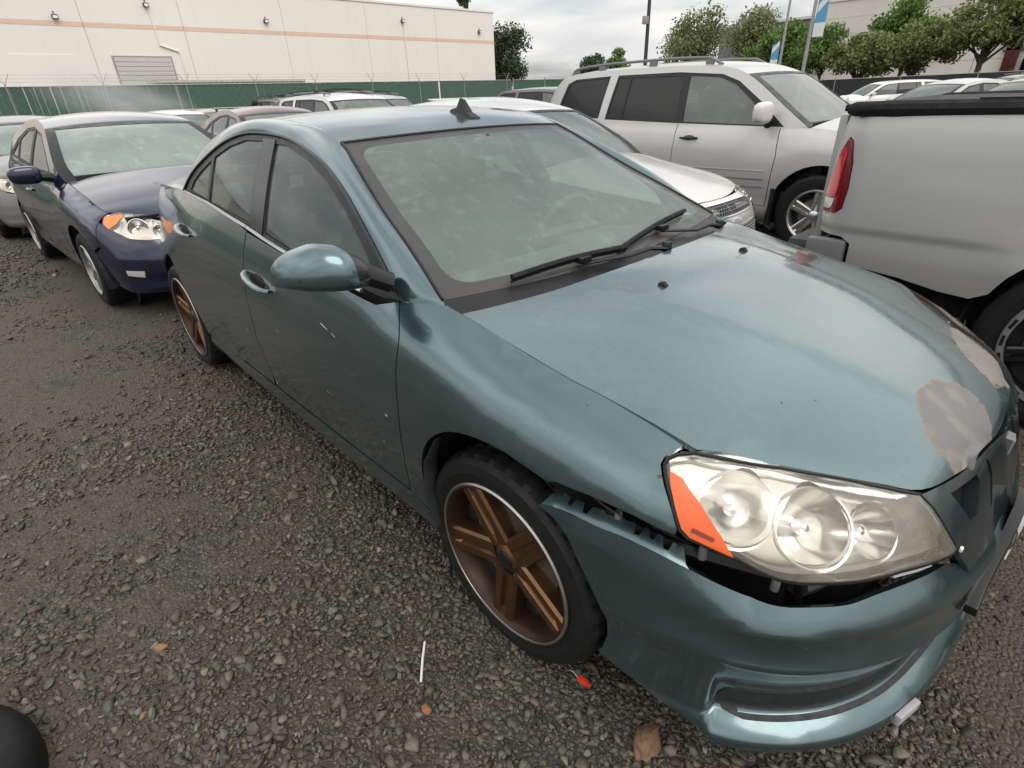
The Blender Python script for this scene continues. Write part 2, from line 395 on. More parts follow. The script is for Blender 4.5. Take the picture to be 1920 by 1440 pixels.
def spoke_mesh(ang,r0,r1,w0,w1,y0,y1,depth,groove,chamfer=.25,tilt=0):
    """one spoke: loft from hub to rim; cross profile across the width with a centre groove; -y is the outer side"""
    mb=MB(); secs=[]; N=7
    for i in range(N):
        t=i/(N-1); r=r0+(r1-r0)*t; w=(w0+(w1-w0)*t)/2; y=y0+(y1-y0)*t
        g=groove*(min(1,t*4,(1-t)*9) if groove else 0)
        c=w*chamfer
        secs.append([(-w,y+depth),(-w,y+.008),(-w+c,y),(-w*.28,y+.001),(-w*.18,y+g),(w*.18,y+g),(w*.28,y+.001),(w-c,y),(w,y+.008),(w,y+depth)])
    v=[]
    for i,s in enumerate(secs):
        r=r0+(r1-r0)*i/(N-1)
        for (a,y) in s:
            ca,sa=math.cos(ang),math.sin(ang); v.append((r*ca-a*sa,y,r*sa+a*ca))
    k=len(secs[0]); f=[(i*k+j,i*k+(j+1)%k,(i+1)*k+(j+1)%k,(i+1)*k+j) for i in range(N-1) for j in range(k)]
    mb.add(v,f); return mb
def wheel(parent,c,side,r=.325,rr=.243,w=.22,style='hero',rim_mat='bronze',lip_mat='rim_lip',n_sp=5,a0=.3,cheap=False,steer=0):
    """side -1: outer face towards -y"""
    xf=Matrix.Translation(Vector(c))@Matrix.Rotation(steer,4,'Z')@(Matrix.Identity(4) if side<0 else Matrix.Rotation(math.pi,4,'Z'))
    n=48 if cheap else 96
    b=MB(); b.lathe([(rr-.004,.004),(rr-.002,-.004),(rr-.010,-.005),(rr-.016,.004),(rr-.020,.014),(rr-.026,.05),(rr-.032,.10),(rr-.028,w-.02),(rr-.006,w-.008)],n)
    rim=b.build('wheel','bronze_shaded' if style=='hero' else rim_mat,parent,True,xf=xf)
    b=MB(); tyre_mesh(b,r,rr,w,n); b.build('tyre','rubber',rim,True,xf=xf,angle=R_(16))
    if not cheap or lip_mat:
        b=MB(); b.lathe([(rr+.001,.006),(rr+.003,-.003),(rr-.001,-.0075),(rr-.0055,-.006),(rr-.008,.001)],n); b.build('rim_lip',lip_mat,rim,True,xf=xf)
    hy=.018 if style=='hero' else .012
    b=MB(); b.lathe([(.001,hy-.004),(.028,hy-.004),(.034,hy),(.062,hy+.012),(.075,hy+.03),(.075,hy+.07)],32); b.build('hub',rim_mat,rim,True,xf=xf)
    b=MB(); b.lathe([(.001,hy-.009),(.024,hy-.009),(.030,hy-.005),(.031,hy+.004)],24); b.build('centre_cap','gloss_black' if style=='hero' else rim_mat,rim,True,xf=xf)
    for k in range(n_sp):
        a=a0+2*math.pi*k/n_sp
        if style=='hero': s=spoke_mesh(a,.045,rr-.012,.088,.084,hy+.002,.004,.05,.012,.16)
        elif style=='five': s=spoke_mesh(a,.045,rr-.012,.075,.10,hy+.004,.012,.045,.012)
        elif style=='six': s=spoke_mesh(a,.05,rr-.012,.060,.085,hy+.004,.012,.04,.018)
        else: s=spoke_mesh(a,.045,rr-.012,.05,.04,hy+.004,.012,.03,0)
        s.build('spoke',rim_mat,rim,True,xf=xf,angle=R_(20))
        if style!='thin':
            aa=a+math.pi/n_sp; rl=.058
            b=MB(); b.lathe([(.001,hy+.006),(.008,hy+.006),(.0095,hy+.010),(.0095,hy+.04)],6,center=(rl*math.cos(aa),0,rl*math.sin(aa))); b.build('lug_nut','matte_grey',rim,True,xf=xf)
    b=MB(); b.lathe([(.06,.058),(rr-.085,.058),(rr-.085,.062),(.06,.062)],40); b.build('brake_disc','brake_disc',rim,False,xf=xf)
    b=MB(); b.lathe([(.001,.066),(rr-.030,.066),(rr-.030,.068)],40); b.build('spoke_gap_shade','dark_void',rim,False,xf=xf)  # black disc added behind the spokes so their gaps look shaded
    return rim
# ------------------------------------------------------------------ the damaged teal sedan
simple('grille_black',(.005,.005,.005),.8,Specular_IOR_Level=.2)
tp=paint('teal_paint',(.110,.178,.188),.84,.20,.20,(.13,.128,.12),1.0,specks=.75)
def hood_paint():
    t=paint('teal_hood_paint',(.120,.190,.198),.72,.24,.42,(.21,.25,.25),1.0,specks=.75)
    o=t.co(); s=t.n('ShaderNodeSeparateXYZ'); t.l(o,s.inputs[0])
    nz=t.noise(16,6,.7); nb=t.noise(70,5,.75)
    def ell(cx,cy,rx,ry,ang=0):
        ca,sa=math.cos(ang),math.sin(ang)
        dx=t.math('SUBTRACT',s.outputs[0],cx); dy=t.math('SUBTRACT',s.outputs[1],cy)
        u=t.math('ADD',t.math('MULTIPLY',dx,ca/rx),t.math('MULTIPLY',dy,sa/rx)); v=t.math('ADD',t.math('MULTIPLY',dx,-sa/ry),t.math('MULTIPLY',dy,ca/ry))
        r=t.math('SQRT',t.math('ADD',t.math('MULTIPLY',u,u),t.math('MULTIPLY',v,v)))
        return t.math('ADD',t.math('ADD',r,t.math('MULTIPLY',nz,.7)),t.math('MULTIPLY',nb,.22))
    e1=ell(.765,-.165,.078,.135,.15); e2=ell(.735,.30,.075,.20,.25)
    e=t.math('MINIMUM',e1,e2)
    k=t.math('LESS_THAN',e,1.42); edge=t.math('SUBTRACT',t.math('LESS_THAN',e,1.47),k)
    b=t.b; base=b.inputs['Base Color'].links[0].from_socket; met=b.inputs['Metallic'].links[0].from_socket; ro=b.inputs['Roughness'].links[0].from_socket; coat=b.inputs['Coat Weight'].links[0].from_socket
    prim=t.mix(t.noise(24,6,.7),(.155,.145,.137),(.25,.225,.205)); prim=t.mix(t.ramp(t.noise(7,3),[(.5,0),(.55,.8)]),prim,(.14,.139,.139))
    c=t.mix(k,base,prim); c=t.mix(edge,c,(.20,.155,.11))
    k2=t.math('MAXIMUM',k,edge); inv=t.math('SUBTRACT',1,k2)
    t.set(Base_Color=c,Metallic=t.math('MULTIPLY',met,inv),Roughness=t.math('ADD',ro,t.math('MULTIPLY',k2,.25)),Coat_Weight=t.math('MULTIPLY',coat,inv))
hood_paint()
glass('hero_windshield',(.76,.91,.84),.27,(.40,.49,.445),19,.35,.75)
glass('hero_clearglass',(.74,.88,.82),.06,(.30,.36,.33),12,.2,.8)
glass('hero_sideglass',(.60,.71,.66),.26,(.25,.30,.275),12,.4,.9)
HC=[(.93,0),(.912,-.25),(.862,-.47),(.775,-.63),(.65,-.75),(.48,-.825),(.30,-.862),(0,-.882),(-.4,-.888),(-1.4,-.893),(-2.2,-.890),(-2.85,-.876),(-3.3,-.825),(-3.62,-.735),(-3.78,-.56),(-3.85,-.3),(-3.86,0)]
HST=[(('s',.001),[(.15,.06),(.20,.02),(.28,.02),(.36,.0),(.45,.002),(.52,.016),(.58,.040),(.64,.060),(.69,.075),(.725,.086),(.758,.105)]),
 (.86,[(.15,.06),(.20,.02),(.28,.02),(.36,.0),(.45,.0),(.52,.004),(.58,.014),(.64,.034),(.69,.060),(.73,.088),(.766,.13)]),
 (.72,[(.15,.055),(.20,.02),(.28,.02),(.36,.0),(.45,.0),(.52,.004),(.60,.014),(.67,.034),(.725,.068),(.768,.115),(.805,.20)]),
 (.62,[(.15,.05),(.20,.02),(.28,.02),(.36,.0),(.45,.0),(.52,.003),(.61,.010),(.68,.028),(.74,.062),(.785,.11),(.825,.20)]),
 (.40,[(.15,.06),(.20,.03),(.28,.02),(.36,.01),(.48,.005),(.58,.0),(.67,.004),(.74,.018),(.79,.05),(.825,.10),(.856,.18)]),
 (0.0,[(.15,.08),(.20,.05),(.28,.025),(.36,.015),(.48,.006),(.62,0),(.74,.004),(.80,.018),(.85,.045),(.885,.09),(.918,.16)]),
 (-.30,[(.15,.11),(.20,.06),(.28,.03),(.36,.025),(.48,.010),(.62,0),(.76,.006),(.84,.022),(.89,.045),(.935,.085),(.982,.155)]),
 (-.60,[(.15,.11),(.20,.06),(.28,.03),(.36,.028),(.48,.012),(.62,0),(.76,.004),(.85,.018),(.915,.038),(.965,.062),(1.01,.10)]),
 (-1.4,[(.15,.11),(.20,.06),(.28,.03),(.36,.028),(.48,.012),(.62,0),(.76,.004),(.86,.018),(.94,.038),(.995,.058),(1.06,.09)]),
 (-2.2,[(.15,.11),(.20,.06),(.28,.03),(.36,.025),(.48,.010),(.62,0),(.76,.004),(.88,.018),(.97,.038),(1.03,.06),(1.12,.115)]),
 (-2.85,[(.15,.10),(.20,.05),(.28,.03),(.36,.02),(.48,.006),(.62,0),(.76,.028),(.88,.058),(.98,.085),(1.04,.105),(1.10,.14)]),
 (-3.5,[(.15,.10),(.20,.05),(.28,.03),(.36,.01),(.48,.0),(.62,.012),(.76,.05),(.88,.078),(.98,.105),(1.03,.14),(1.06,.2)]),
 (-3.85,[(.15,.10),(.20,.05),(.28,.03),(.36,.0),(.48,.0),(.62,0.03),(.76,.05),(.88,.06),(.98,.08),(1.03,.12),(1.06,.2)])]
HP=Perim(HC,HST)
FH=lambda uv: HP.P(uv[:,0],uv[:,1])
def hx(x): return HP.sx(x)
hero=empty('sedan_car',(0,0,0),0,'damaged teal grey sedan with bronze wheels and loose front bumper in the foreground','car')
arcF=[(1.823,.324),(1.827,.441),(1.791,.571),(1.735,.652),(1.655,.707),(1.564,.734),(1.46,.741),(1.388,.732),(1.316,.721)]
arcF=smoothpoly(arcF,30)
seamF=[(1.945,.969),(1.905,.92),(1.887,.884),(1.884,.83),(1.885,.762),(1.890,.639),(1.907,.513),(1.925,.42),(1.935,.345)]
fender=[(1.93,.335)]+arcF+[(1.296,.7305),(1.197,.734),(1.112,.728),(1.028,.7135),(1.026,.7234),(1.040,.750),(1.059,.7759),(1.092,.8149),(1.090,.824),(1.066,.8335),(1.040,.8375)]+[(1.291,.8810),(1.365,.8925),(1.554,.9275),(1.731,.9645),(1.80,.976)]+[(s-.002,z) for s,z in smoothpoly(seamF,24)]
fo=panel('fender',fender,FH,'teal_paint',hero,.022,mirror=True)
sB=hx(-1.493)
d1=[(s+.003,z) for s,z in smoothpoly(seamF,24)]+[(sB-.02,.345),(sB-.004,.40),(sB-.003,.80),(sB-.003,.93),(sB-.006,1.026),(hx(-1.336),1.013),(hx(-1.097),.992),(hx(-.75),.966),(hx(-.52),.950)]
fdoor=panel('front_door',d1,FH,'teal_paint',hero,.035,mirror=True)
rs=[(hx(-2.40),1.102),(hx(-2.42),.95),(hx(-2.395),.80),(hx(-2.31),.696),(hx(-2.154),.588),(hx(-2.0),.505),(hx(-1.93),.43),(hx(-1.90),.345)]
rs=smoothpoly(rs,24)
d2=rs+[(sB+.02,.345),(sB+.003,.40),(sB+.003,.93),(sB+.002,1.030),(hx(-1.7),1.060),(hx(-1.944),1.083)]
rdoor=panel('rear_door',d2,FH,'teal_paint',hero,.04,mirror=True)
# rocker
panel('rocker_panel',[(1.84,.318),(1.93,.335),(hx(-2.42),.335),(hx(-2.50),.26),(hx(-2.48),.17),(1.86,.17),(1.82,.25)],FH,'teal_paint',hero,.05,mirror=True)
# rear quarter with arch
ax_=-2.852; qa=[(hx(ax_+.375*math.cos(a)),.325+.395*math.sin(a)) for a in np.linspace(R_(-4),R_(184),26)]
q=[(hx(-2.48),.335),(hx(-1.905),.338)]+[(s+.004,z) for s,z in rs[::-1]]+[(hx(-2.55),1.105),(hx(-2.85),1.098),(hx(-3.1),1.082),(hx(-3.4),1.064),(hx(-3.62),1.05),(hx(-3.7),.95),(hx(-3.66),.86),(hx(-3.60),.62),(hx(-3.45),.55)]+qa[::-1]
panel('quarter_panel',q,FH,'teal_paint',hero,.05,mirror=True)
tl=panel('tail_light',[(hx(-3.665),.865),(hx(-3.70),.945),(HP.L-.24,.93),(HP.L-.28,.72),(hx(-3.62),.64)],FH,'red_lens',hero,.04,mirror=True)
panel('rear_bumper',[(hx(-3.44),.54),(hx(-3.6),.61),(HP.L-.28,.70),(HP.L-.001,.70),(HP.L-.001,.2),(hx(-3.7),.2),(hx(-3.23),.2),(hx(-3.235),.33)],FH,'teal_paint',hero,.06,mirror=True)
# ---- bonnet
hx_=[-.26,-.243,-.055,.129,.2,.432,.527,.617,.706,.762,.804,.836,.85]
hye=lambda x: pchip(hx_,[.738,.735,.731,.722,.714,.700,.615,.539,.461,.411,.285,.07,.03],x)
hze=lambda x: pchip(hx_,[.966,.964,.928,.893,.881,.836,.811,.786,.764,.750,.744,.742,.735],x)
hzc=lambda x: pchip([-.26,-.12,.056,.25,.44,.60,.70,.76,.803,.825,.836,.85],[.984,.988,.980,.955,.918,.872,.840,.815,.790,.768,.745,.72],x)
def HZ(x,y):
    a=np.abs(y); ye=hye(x); r=np.clip(a/np.maximum(ye,.25),0,1.3)
    z=hzc(x)+(hze(x)-hzc(x))*np.where(ye>.25,r**2.6,(a/.25)**2.2*np.clip(ye/.25,.3,1))
    yc=.40-.22*np.clip((x+.1)/.9,0,1); k=np.clip((yc+.03-a)/.06,0,1); k=k*k*(3-2*k)
    return z+.006*k*np.clip((x+.2)*4,0,1)*np.clip((.80-x)*6,0,1)
FHood=lambda uv: np.stack([uv[:,0],uv[:,1],HZ(uv[:,0],uv[:,1])],1)
rear=[(-.243,-.733),(-.20,-.60),(-.165,-.47),(-.143,-.34),(-.130,-.2),(-.126,0)]
side=[(-.240,-.7345),(-.055,-.7285),(.129,-.7195),(.2,-.7115),(.432,-.697),(.527,-.612),(.617,-.536),(.706,-.458),(.762,-.408),(.804,-.282),(.828,-.14),(.836,0)]
side=smoothpoly(side[:5],24)+smoothpoly(side[4:],30)[1:]
half=smoothpoly(rear,18)[::-1]+side[1:]        # from centre rear to centre front (right half)
poly=half+[(x,-y) for x,y in half[::-1][1:-1]]
hood=panel('hood',poly,FHood,'teal_hood_paint',hero,.024,flange=.018,center=np.array([.2,0,0.]))
for sy in (-1,1):
    b=MB(); c0=Vector((.056,sy*.244,float(HZ(np.array([.056]),np.array([.244]))[0])))
    b.add([c0+Vector(p) for p in [(-.016,-.009,0),(.012,-.008,0),(.012,.008,0),(-.016,.009,0),(-.013,-.006,.009),(.002,-.005,.013),(.002,.005,.013),(-.013,.006,.009)]],[(0,1,5,4),(1,2,6,5),(2,3,7,6),(3,0,4,7),(4,5,6,7),(3,2,1,0)])
    b.build('washer_nozzle','black_trim',hero,bevel=.002)
# ---- greenhouse
_xb=[-2.6,-2.43,-1.93,-1.33,-1.09,-.45,-.2]
gzb=lambda x: pchip(_xb,[1.105,1.10,1.085,1.032,1.008,.967,.955],x)
gyb=lambda x: pchip(_xb,[-.76,-.772,-.797,-.815,-.820,-.797,-.76],x)
def FG(uv,inset=0):
    x,z=uv[:,0],uv[:,1]; d=z-gzb(x); return np.stack([x,gyb(x)+.46*d+.30*d*d+inset,z],1)
D=[(-.425,-.797,.958),(-.439,-.793,.973),(-.576,-.761,1.064),(-.704,-.731,1.139),(-.847,-.697,1.216),(-1.001,-.668,1.28),(-1.154,-.649,1.322),(-1.313,-.635,1.354),(-1.508,-.632,1.37),(-1.752,-.641,1.369),(-1.955,-.663,1.335),(-2.149,-.696,1.271),(-2.346,-.737,1.18),(-2.43,-.772,1.102),(-2.7,-.77,1.100),(-3.0,-.745,1.088),(-3.2,-.72,1.074),(-3.5,-.685,1.058),(-3.72,-.60,1.03)]
E=[(-.303,-.741,.974),(-.318,-.738,.985),(-.44,-.707,1.044),(-.55,-.682,1.095),(-.69,-.653,1.155),(-.82,-.622,1.218),(-.95,-.590,1.285),(-1.077,-.562,1.343),(-1.25,-.557,1.392),(-1.6,-.563,1.420),(-1.9,-.563,1.413),(-2.15,-.560,1.385),(-2.5,-.565,1.305),(-2.75,-.575,1.205),(-2.95,-.59,1.12),(-3.1,-.60,1.075),(-3.2,-.615,1.066),(-3.45,-.62,1.056),(-3.70,-.55,1.03)]
def unisp(pts):
    p=np.array(pts); k=np.arange(len(p)); return lambda t: np.stack([pchip(k,p[:,i],t) for i in range(3)],1)
Ds,Es=unisp(D),unisp(E)
def FR(uv):
    t=uv[:,0]*(len(D)-1); w=uv[:,1:2]; d,e=Ds(t),Es(t)
    e_=1e-2; tg=(Ds(np.clip(t+.3,0,len(D)-1))+Es(np.clip(t+.3,0,len(D)-1)))-(Ds(np.clip(t-.3,0,len(D)-1))+Es(np.clip(t-.3,0,len(D)-1)))
    n=np.cross(tg,e-d); n/=np.linalg.norm(n,axis=1)[:,None]; n*=np.where(n[:,1:2]>0,-1,1)
    k=np.clip((t-.3)/2.5,0,1); k=k*k*(3-2*k)
    return d+(e-d)*w+n*(.024*4*w*(1-w))*k[:,None]*np.clip(1.2-np.abs(t-7)/16,.4,1)[:,None]
for o_ in (0,1):
    ob=gridsurf('roof_side_rail',FR,90,9,'teal_paint',hero,center=np.array([-1.5,0,.9]),thick=.012)
    if o_:
        me=ob.data; me.transform(Matrix.Scale(-1,4,(0,1,0))); me.flip_normals()
def lofty(E_,t0,t1,bx,bz):
    def F(uv):
        t=t0+(t1-t0)*uv[:,0]; w=uv[:,1]*2-1; e=E_(t); k=1-w*w; u=uv[:,0]
        return np.stack([e[:,0]+bx(u)*k,e[:,1]*-w*-1*-1 if False else np.abs(e[:,1])*w,e[:,2]+bz(u)*k],1)
    return F
FW=lofty(Es,1,7,lambda u:.09-.015*u,lambda u:-.012+.028*u+.022*np.sin(math.pi*u))
# windscreen glass with its black printed border
def FWm(uv): return FW(np.stack([uv[:,1]/.86,uv[:,0]/1.30+.5],1))
def rrect(a,b,c,d,r,n=6):
    out=[]
    for cx,cy,a0 in ((c-r,b+r,-90),(c-r,d-r,0),(a+r,d-r,90),(a+r,b+r,180)):
        out+=[(cx+r*math.cos(R_(a0+90*i/n)),cy+r*math.sin(R_(a0+90*i/n))) for i in range(n+1)]
    return out
inner=rrect(-.606,.062,.606,.808,.065)
outer=[(-.648,.004),(.648,.004),(.648,.856),(-.648,.856)]
panel('windshield',inner,FWm,'hero_windshield',hero,.05,flange=0,center=np.array([-1,0,0.]))
ws=[o for o in hero.children if o.name.startswith('windshield')][0]
panel('printed_border',outer,FWm,'frit',ws,.05,holes=[inner],flange=.006,center=np.array([-1,0,0.]))
def seal(name,pts,r,mat,par,flat=None): b=MB(); b.tube(pts,r,6,flat=flat); return b.build(name,mat,par,True)
seal('seal',[tuple(FW(np.array([[1.0,w]]))[0]+[0,0,.002]) for w in np.linspace(0,1,24)],.005,'black_trim',ws)
for w in (0,1): seal('seal',[tuple(FW(np.array([[u,w]]))[0]+[0,0,.002]) for u in np.linspace(0,1,24)],.005,'black_trim',ws)
FRoof=lofty(Es,7,11.2,lambda u:.075*(1-u)-.06*u,lambda u:.014+.012*np.clip(u*2.2,0,1))
roof=gridsurf('roof',FRoof,40,30,'teal_paint',hero,center=np.array([-1.5,0,.8]),thick=.012)
gridsurf('headliner',lambda uv: FRoof(uv)-[0,0,.03],16,12,'interior',hero,center=np.array([-1.5,0,.8]),flip=True)
FBk=lofty(Es,11.2,15.3,lambda u:-.06-.05*u,lambda u:.04-.02*u)
gridsurf('rear_window',FBk,24,20,'hero_clearglass',hero,center=np.array([-2.4,0,.6]))
FTr=lofty(unisp([(-3.08,-.60,1.075),(-3.3,-.618,1.062),(-3.5,-.61,1.052),(-3.70,-.56,1.028),(-3.80,-.55,.85),(-3.81,-.54,.70)]),0,5,lambda u:-.10*(1-u)-.05,lambda u:.018*(1-u))
gridsurf('trunk_lid',FTr,30,24,'teal_paint',hero,center=np.array([-3.2,0,.4]),thick=.012)
# ---- side glass, black frames, pillars
dlo=[(x,z) for x,y,z in D[1:14]]; dl=smoothpoly(dlo,48)
belt=[(-2.414,1.108),(-1.944,1.0915),(-1.479,1.049),(-1.336,1.032),(-1.097,1.008),(-.75,.983),(-.52,.966)]
outerp=dl[:-1]+smoothpoly(belt,24)
fg=[(-1.331,1.044),(-1.372,1.16),(-1.412,1.28),(-1.435,1.338),(-1.36,1.336),(-1.288,1.324),(-1.128,1.29),(-.972,1.239),(-.818,1.169),(-.674,1.084),(-.62,1.045),(-.60,.985),(-.80,.995),(-1.097,1.016)]
rg=[(-1.482,1.060),(-1.525,1.20),(-1.556,1.346),(-1.732,1.345),(-1.893,1.317),(-2.045,1.270),(-1.985,1.093),(-1.75,1.080)]
qg=[(-2.078,1.257),(-2.018,1.098),(-2.32,1.113),(-2.29,1.155),(-2.20,1.205)]
for sgn in (-1,1):
    Fs=(lambda uv: FG(uv)) if sgn<0 else (lambda uv: FG(uv)*[1,-1,1])
    Fi=(lambda uv: FG(uv,.006)) if sgn<0 else (lambda uv: FG(uv,.006)*[1,-1,1])
    panel('window_frame',outerp,Fs,'black_trim',hero,.05,holes=[fg,rg,qg],flange=.014)
    gm_='hero_sideglass' if sgn<0 else 'hero_clearglass'; panel('side_window',fg,Fi,gm_,hero,.08,flange=0)
    panel('side_window',rg,Fi,gm_,hero,.08,flange=0)
    panel('quarter_window',qg,Fi,'hero_sideglass',hero,.08,flange=0)
    # bright belt moulding
    for a,b_ in ((-2.40,-1.496),(-1.49,-.62)):
        xs=np.linspace(a,b_,20); p=FG(np.stack([xs,np.interp(xs,[q[0] for q in belt],[q[1] for q in belt])-.006],1)); p[:,1]-=.004; p[:,1]*=-sgn
        seal('belt_moulding',p,.0075,'alloy',hero,flat=.9)
    # black edge line along the frame's outer rim
    p=FG(np.array(dl)); p[:,1]-=.004; p[:,1]*=-sgn
    seal('window_seal',p,.006,'gloss_black',hero)
    # B-pillar
    bp=[(-1.338,1.03),(-1.44,1.352),(-1.55,1.356),(-1.474,1.052)]
    panel('door_pillar_cover',bp,(lambda uv: FG(uv,-.004)) if sgn<0 else (lambda uv: FG(uv,-.004)*[1,-1,1]),'gloss_black',hero,.06,flange=.01)
# ---- mirrors
def mirror(sgn):
    secs=[]; N=18
    for i in range(N+1):
        t=i/N; y=-.862-.212*t
        H_=float(pchip([0,.16,.34,.5,.7,.86,.96,1.0],[.070,.094,.118,.120,.104,.076,.042,.012],np.array([t]))[0]); dd=float(pchip([0,.16,.4,.7,.9,1.0],[.040,.060,.078,.076,.055,.012],np.array([t]))[0])
        cx=-.495-.02*t-.085*t*t; zb_=1.026+.004*t+.022*t**3
        ring=[]
        for q in range(24):
            a=2*math.pi*q/24; ca,sa=math.cos(a),math.sin(a)
            X=dd*math.copysign(abs(ca)**.7,ca); X*=.5 if X<0 else 1
            Z=zb_+H_*(.34+(.66*abs(sa)**.8 if sa>0 else -.34*abs(sa)**.6))
            ring.append((cx+X-(.012*sa if sa>0 else 0),y*-sgn,Z))
        secs.append(ring)
    def build(a,b,name,mat,par):
        v=[p for r in secs[a:b+1] for p in r]; n=24; f=[]
        for i in range(b-a):
            for q in range(n): f.append((i*n+q,i*n+(q+1)%n,(i+1)*n+(q+1)%n,(i+1)*n+q))
        f.append(tuple(range(n))); f.append(tuple((b-a)*n+q for q in range(n)))
        mb=MB(); mb.add(v,f); return mb.build(name,mat,par,True,angle=R_(50))
    cap=build(4,N,'door_mirror','teal_paint',hero)
    build(0,4,'mirror_base','gloss_black',cap)
    b=MB(); b.tube([(-.47,-.80*-sgn,1.02),(-.485,-.845*-sgn,1.045),(-.495,-.885*-sgn,1.068)],[.035,.036,.04],12,flat=.8); b.build('mirror_arm','black_trim',cap,True)
    b=MB(); b.add([(-.405,.802*sgn,.975),(-.575,.806*sgn,.985),(-.585,.765*sgn,1.075),(-.53,.775*sgn,1.035)],[(0,1,2,3)]); b.build('mirror_sail','black_trim',cap)
mirror(-1)   # the driver's side mirror is missing
# ---- door handles
def handle(s0,z0,s1,z1,par_r,par_l):
    for sgn,par in ((-1,par_r),(1,par_l)):
        sm,zm=(s0+s1)/2,(z0+z1)/2; L=abs(s1-s0)
        pts=[]
        for i in range(9):
            t=i/8; p=HP.P(np.array([s0+(s1-s0)*t]),np.array([z0+(z1-z0)*t]))[0]; o=.004+.030*math.sin(math.pi*min(1,max(0,t)))**.5
            pts.append((p[0],(p[1]-o)*-sgn,p[2]))
        b=MB(); b.tube(pts,[.010,.013,.014,.014,.014,.014,.014,.013,.010],10,flat=.65); b.build('door_handle','teal_paint',par,True)
        # recess behind the grip
        el=[(sm-.015*0+L*.30*math.cos(a)+L*.02,zm+.026*math.sin(a)) for a in np.linspace(0,2*math.pi,18)[:-1]]
        F=(lambda uv: HP.P(uv[:,0],uv[:,1])-[0,.003,0]) if sgn<0 else (lambda uv: (HP.P(uv[:,0],uv[:,1])-[0,.003,0])*[1,-1,1])
        panel('handle_recess',el,F,'black_trim',par,.03,flange=.004)
handle(2.735,.848,2.968,.884,fdoor[0],fdoor[1]); handle(3.69,.922,3.88,.954,rdoor[0],rdoor[1])
# ---- antenna fin on the roof
def roofz(x,y):
    u=np.linspace(0,1,400); p=FRoof(np.stack([u,np.full(400,.5+y/1.12)],1)); return float(np.interp(-x,-p[:,0],p[:,2]))
b=MB(); fx,fy=-1.175,.085
prof=[(-.075,0),(.075,0),(.070,.010),(.030,.018),(.004,.060),(-.022,.062),(-.035,.024),(-.07,.012)]
v=[]
for sx in (-1,1):
    for (u,h_) in prof: v.append((fx+u,fy+sx*(.022*(1-h_/.066)**1.3+.004),roofz(fx+u,fy)+h_-.003))
n=len(prof); f=[tuple(range(n)),tuple(range(2*n-1,n-1,-1))]+[(i,(i+1)%n,n+(i+1)%n,n+i) for i in range(n)]
b.add(v,f); b.build('antenna_fin','black_trim',hero,bevel=.002)
# ---- cowl
def FC(uv):
    w=uv[:,1]*2-1; y=.735*w; xb_=np.interp(np.abs(y),[0,.2,.34,.47,.6,.735],[-.105,-.108,-.121,-.143,-.178,-.225]); zb_=HZ(xb_,y)-.026
    g=FW(np.stack([np.full(len(w),.0),np.abs(uv[:,1])],1)); u=uv[:,0:1]
    a=np.stack([xb_,y,zb_],1); m=.5*(a+g)-[0,0,.016]
    return a*(1-u)**2+2*m*u*(1-u)+g*u*u
gridsurf('cowl_panel',FC,10,50,'black_trim',hero,center=np.array([-.2,0,0.]))
def onws(u,y,lift=.012):
    e=Es(np.array([1+u*6]))[0]; w=y/abs(e[1]); p=FW(np.array([[u,(w+1)/2]]))[0]; return Vector((p[0],p[1],p[2]+lift))
def wiper(p_piv,p_el,b0,b1,mid):
    b=MB(); b.tube([p_piv,p_piv*.5+p_el*.5+Vector((0,0,.012)),p_el,mid],[.016,.014,.011,.008],8,flat=.6); arm=b.build('wiper_arm','black_trim',hero,True)
    b=MB(); b.lathe([(.001,.022),(.014,.022),(.017,.015),(.018,-.01)],16,'z',center=p_piv); b.build('pivot_cap','black_trim',arm,True)
    b=MB(); pts=[b0.lerp(b1,t)+Vector((0,0,.012+.010*math.sin(math.pi*t))) for t in np.linspace(0,1,9)]; b.tube(pts,.009,6); b.tube([p+Vector((-.004,0,-.013)) for p in pts],.004,5); b.build('wiper_blade','rubber',arm,True)
    b=MB(); b.box(mid+Vector((0,0,.014)),(.03,.05,.018)); b.build('blade_clip','black_trim',arm,bevel=.003)
wiper(Vector((-.150,.10,.988)),Vector((-.185,-.06,.992)),onws(.0,-.52,.016),onws(.012,-.02,.016),onws(.008,-.24,.016))
wiper(Vector((-.215,.60,.972)),Vector((-.22,.42,.985)),onws(.01,-.06,.016),onws(.085,.50,.014),onws(.05,.24,.016))
# ---- front bumper: separate skin, dropped off the fender
BSEC=[(.125,.06),(.14,.012),(.16,-.008),(.188,-.014),(.204,-.006),(.214,.026),(.228,.052),(.29,.046),(.37,.018),(.418,.002),(.433,-.003),(.446,.002),(.475,.007),(.505,.004),(.528,-.001),(.543,.005),(.585,.034)]
def sec(z0,k,top,side=0,ku=None):
    out=[]; ku=k if ku is None else ku
    for z,o in BSEC:
        zz=z; oo=o*(k if z<.40 else ku)+side*(.028 if z<.2 else .018 if z<.4 else .004)
        out.append((zz,oo))
    # stretch the upper part to its top height
    out=[(z if z<.36 else .36+(z-.36)*(top-.36)/(.585-.36),o) for z,o in out]; out[-1]=(out[-1][0]+.015,out[-1][1]+.012)
    return out
BST=[(('s',.001),sec(0,.9,.565)),(.90,sec(0,1,.575)),(.862,sec(0,1,.60)),(.777,sec(0,1,.603)),(.70,sec(0,1,.588)),(.626,sec(0,1,.59)),(.600,sec(0,.95,.598,0,.9)),(.580,sec(0,.22,.606,.25,.8)),(.56,sec(0,.18,.612,.3,.68)),(.49,sec(0,.12,.637,.7,.4)),(.40,sec(0,.10,.657,1,.2)),(.316,sec(0,.06,.658,1)),(.15,sec(0,.04,.64,1)),(-.4,sec(0,.04,.64,1))]
BST=[((k[0],k[1]) if isinstance(k,tuple) else k,s) for k,s in BST]
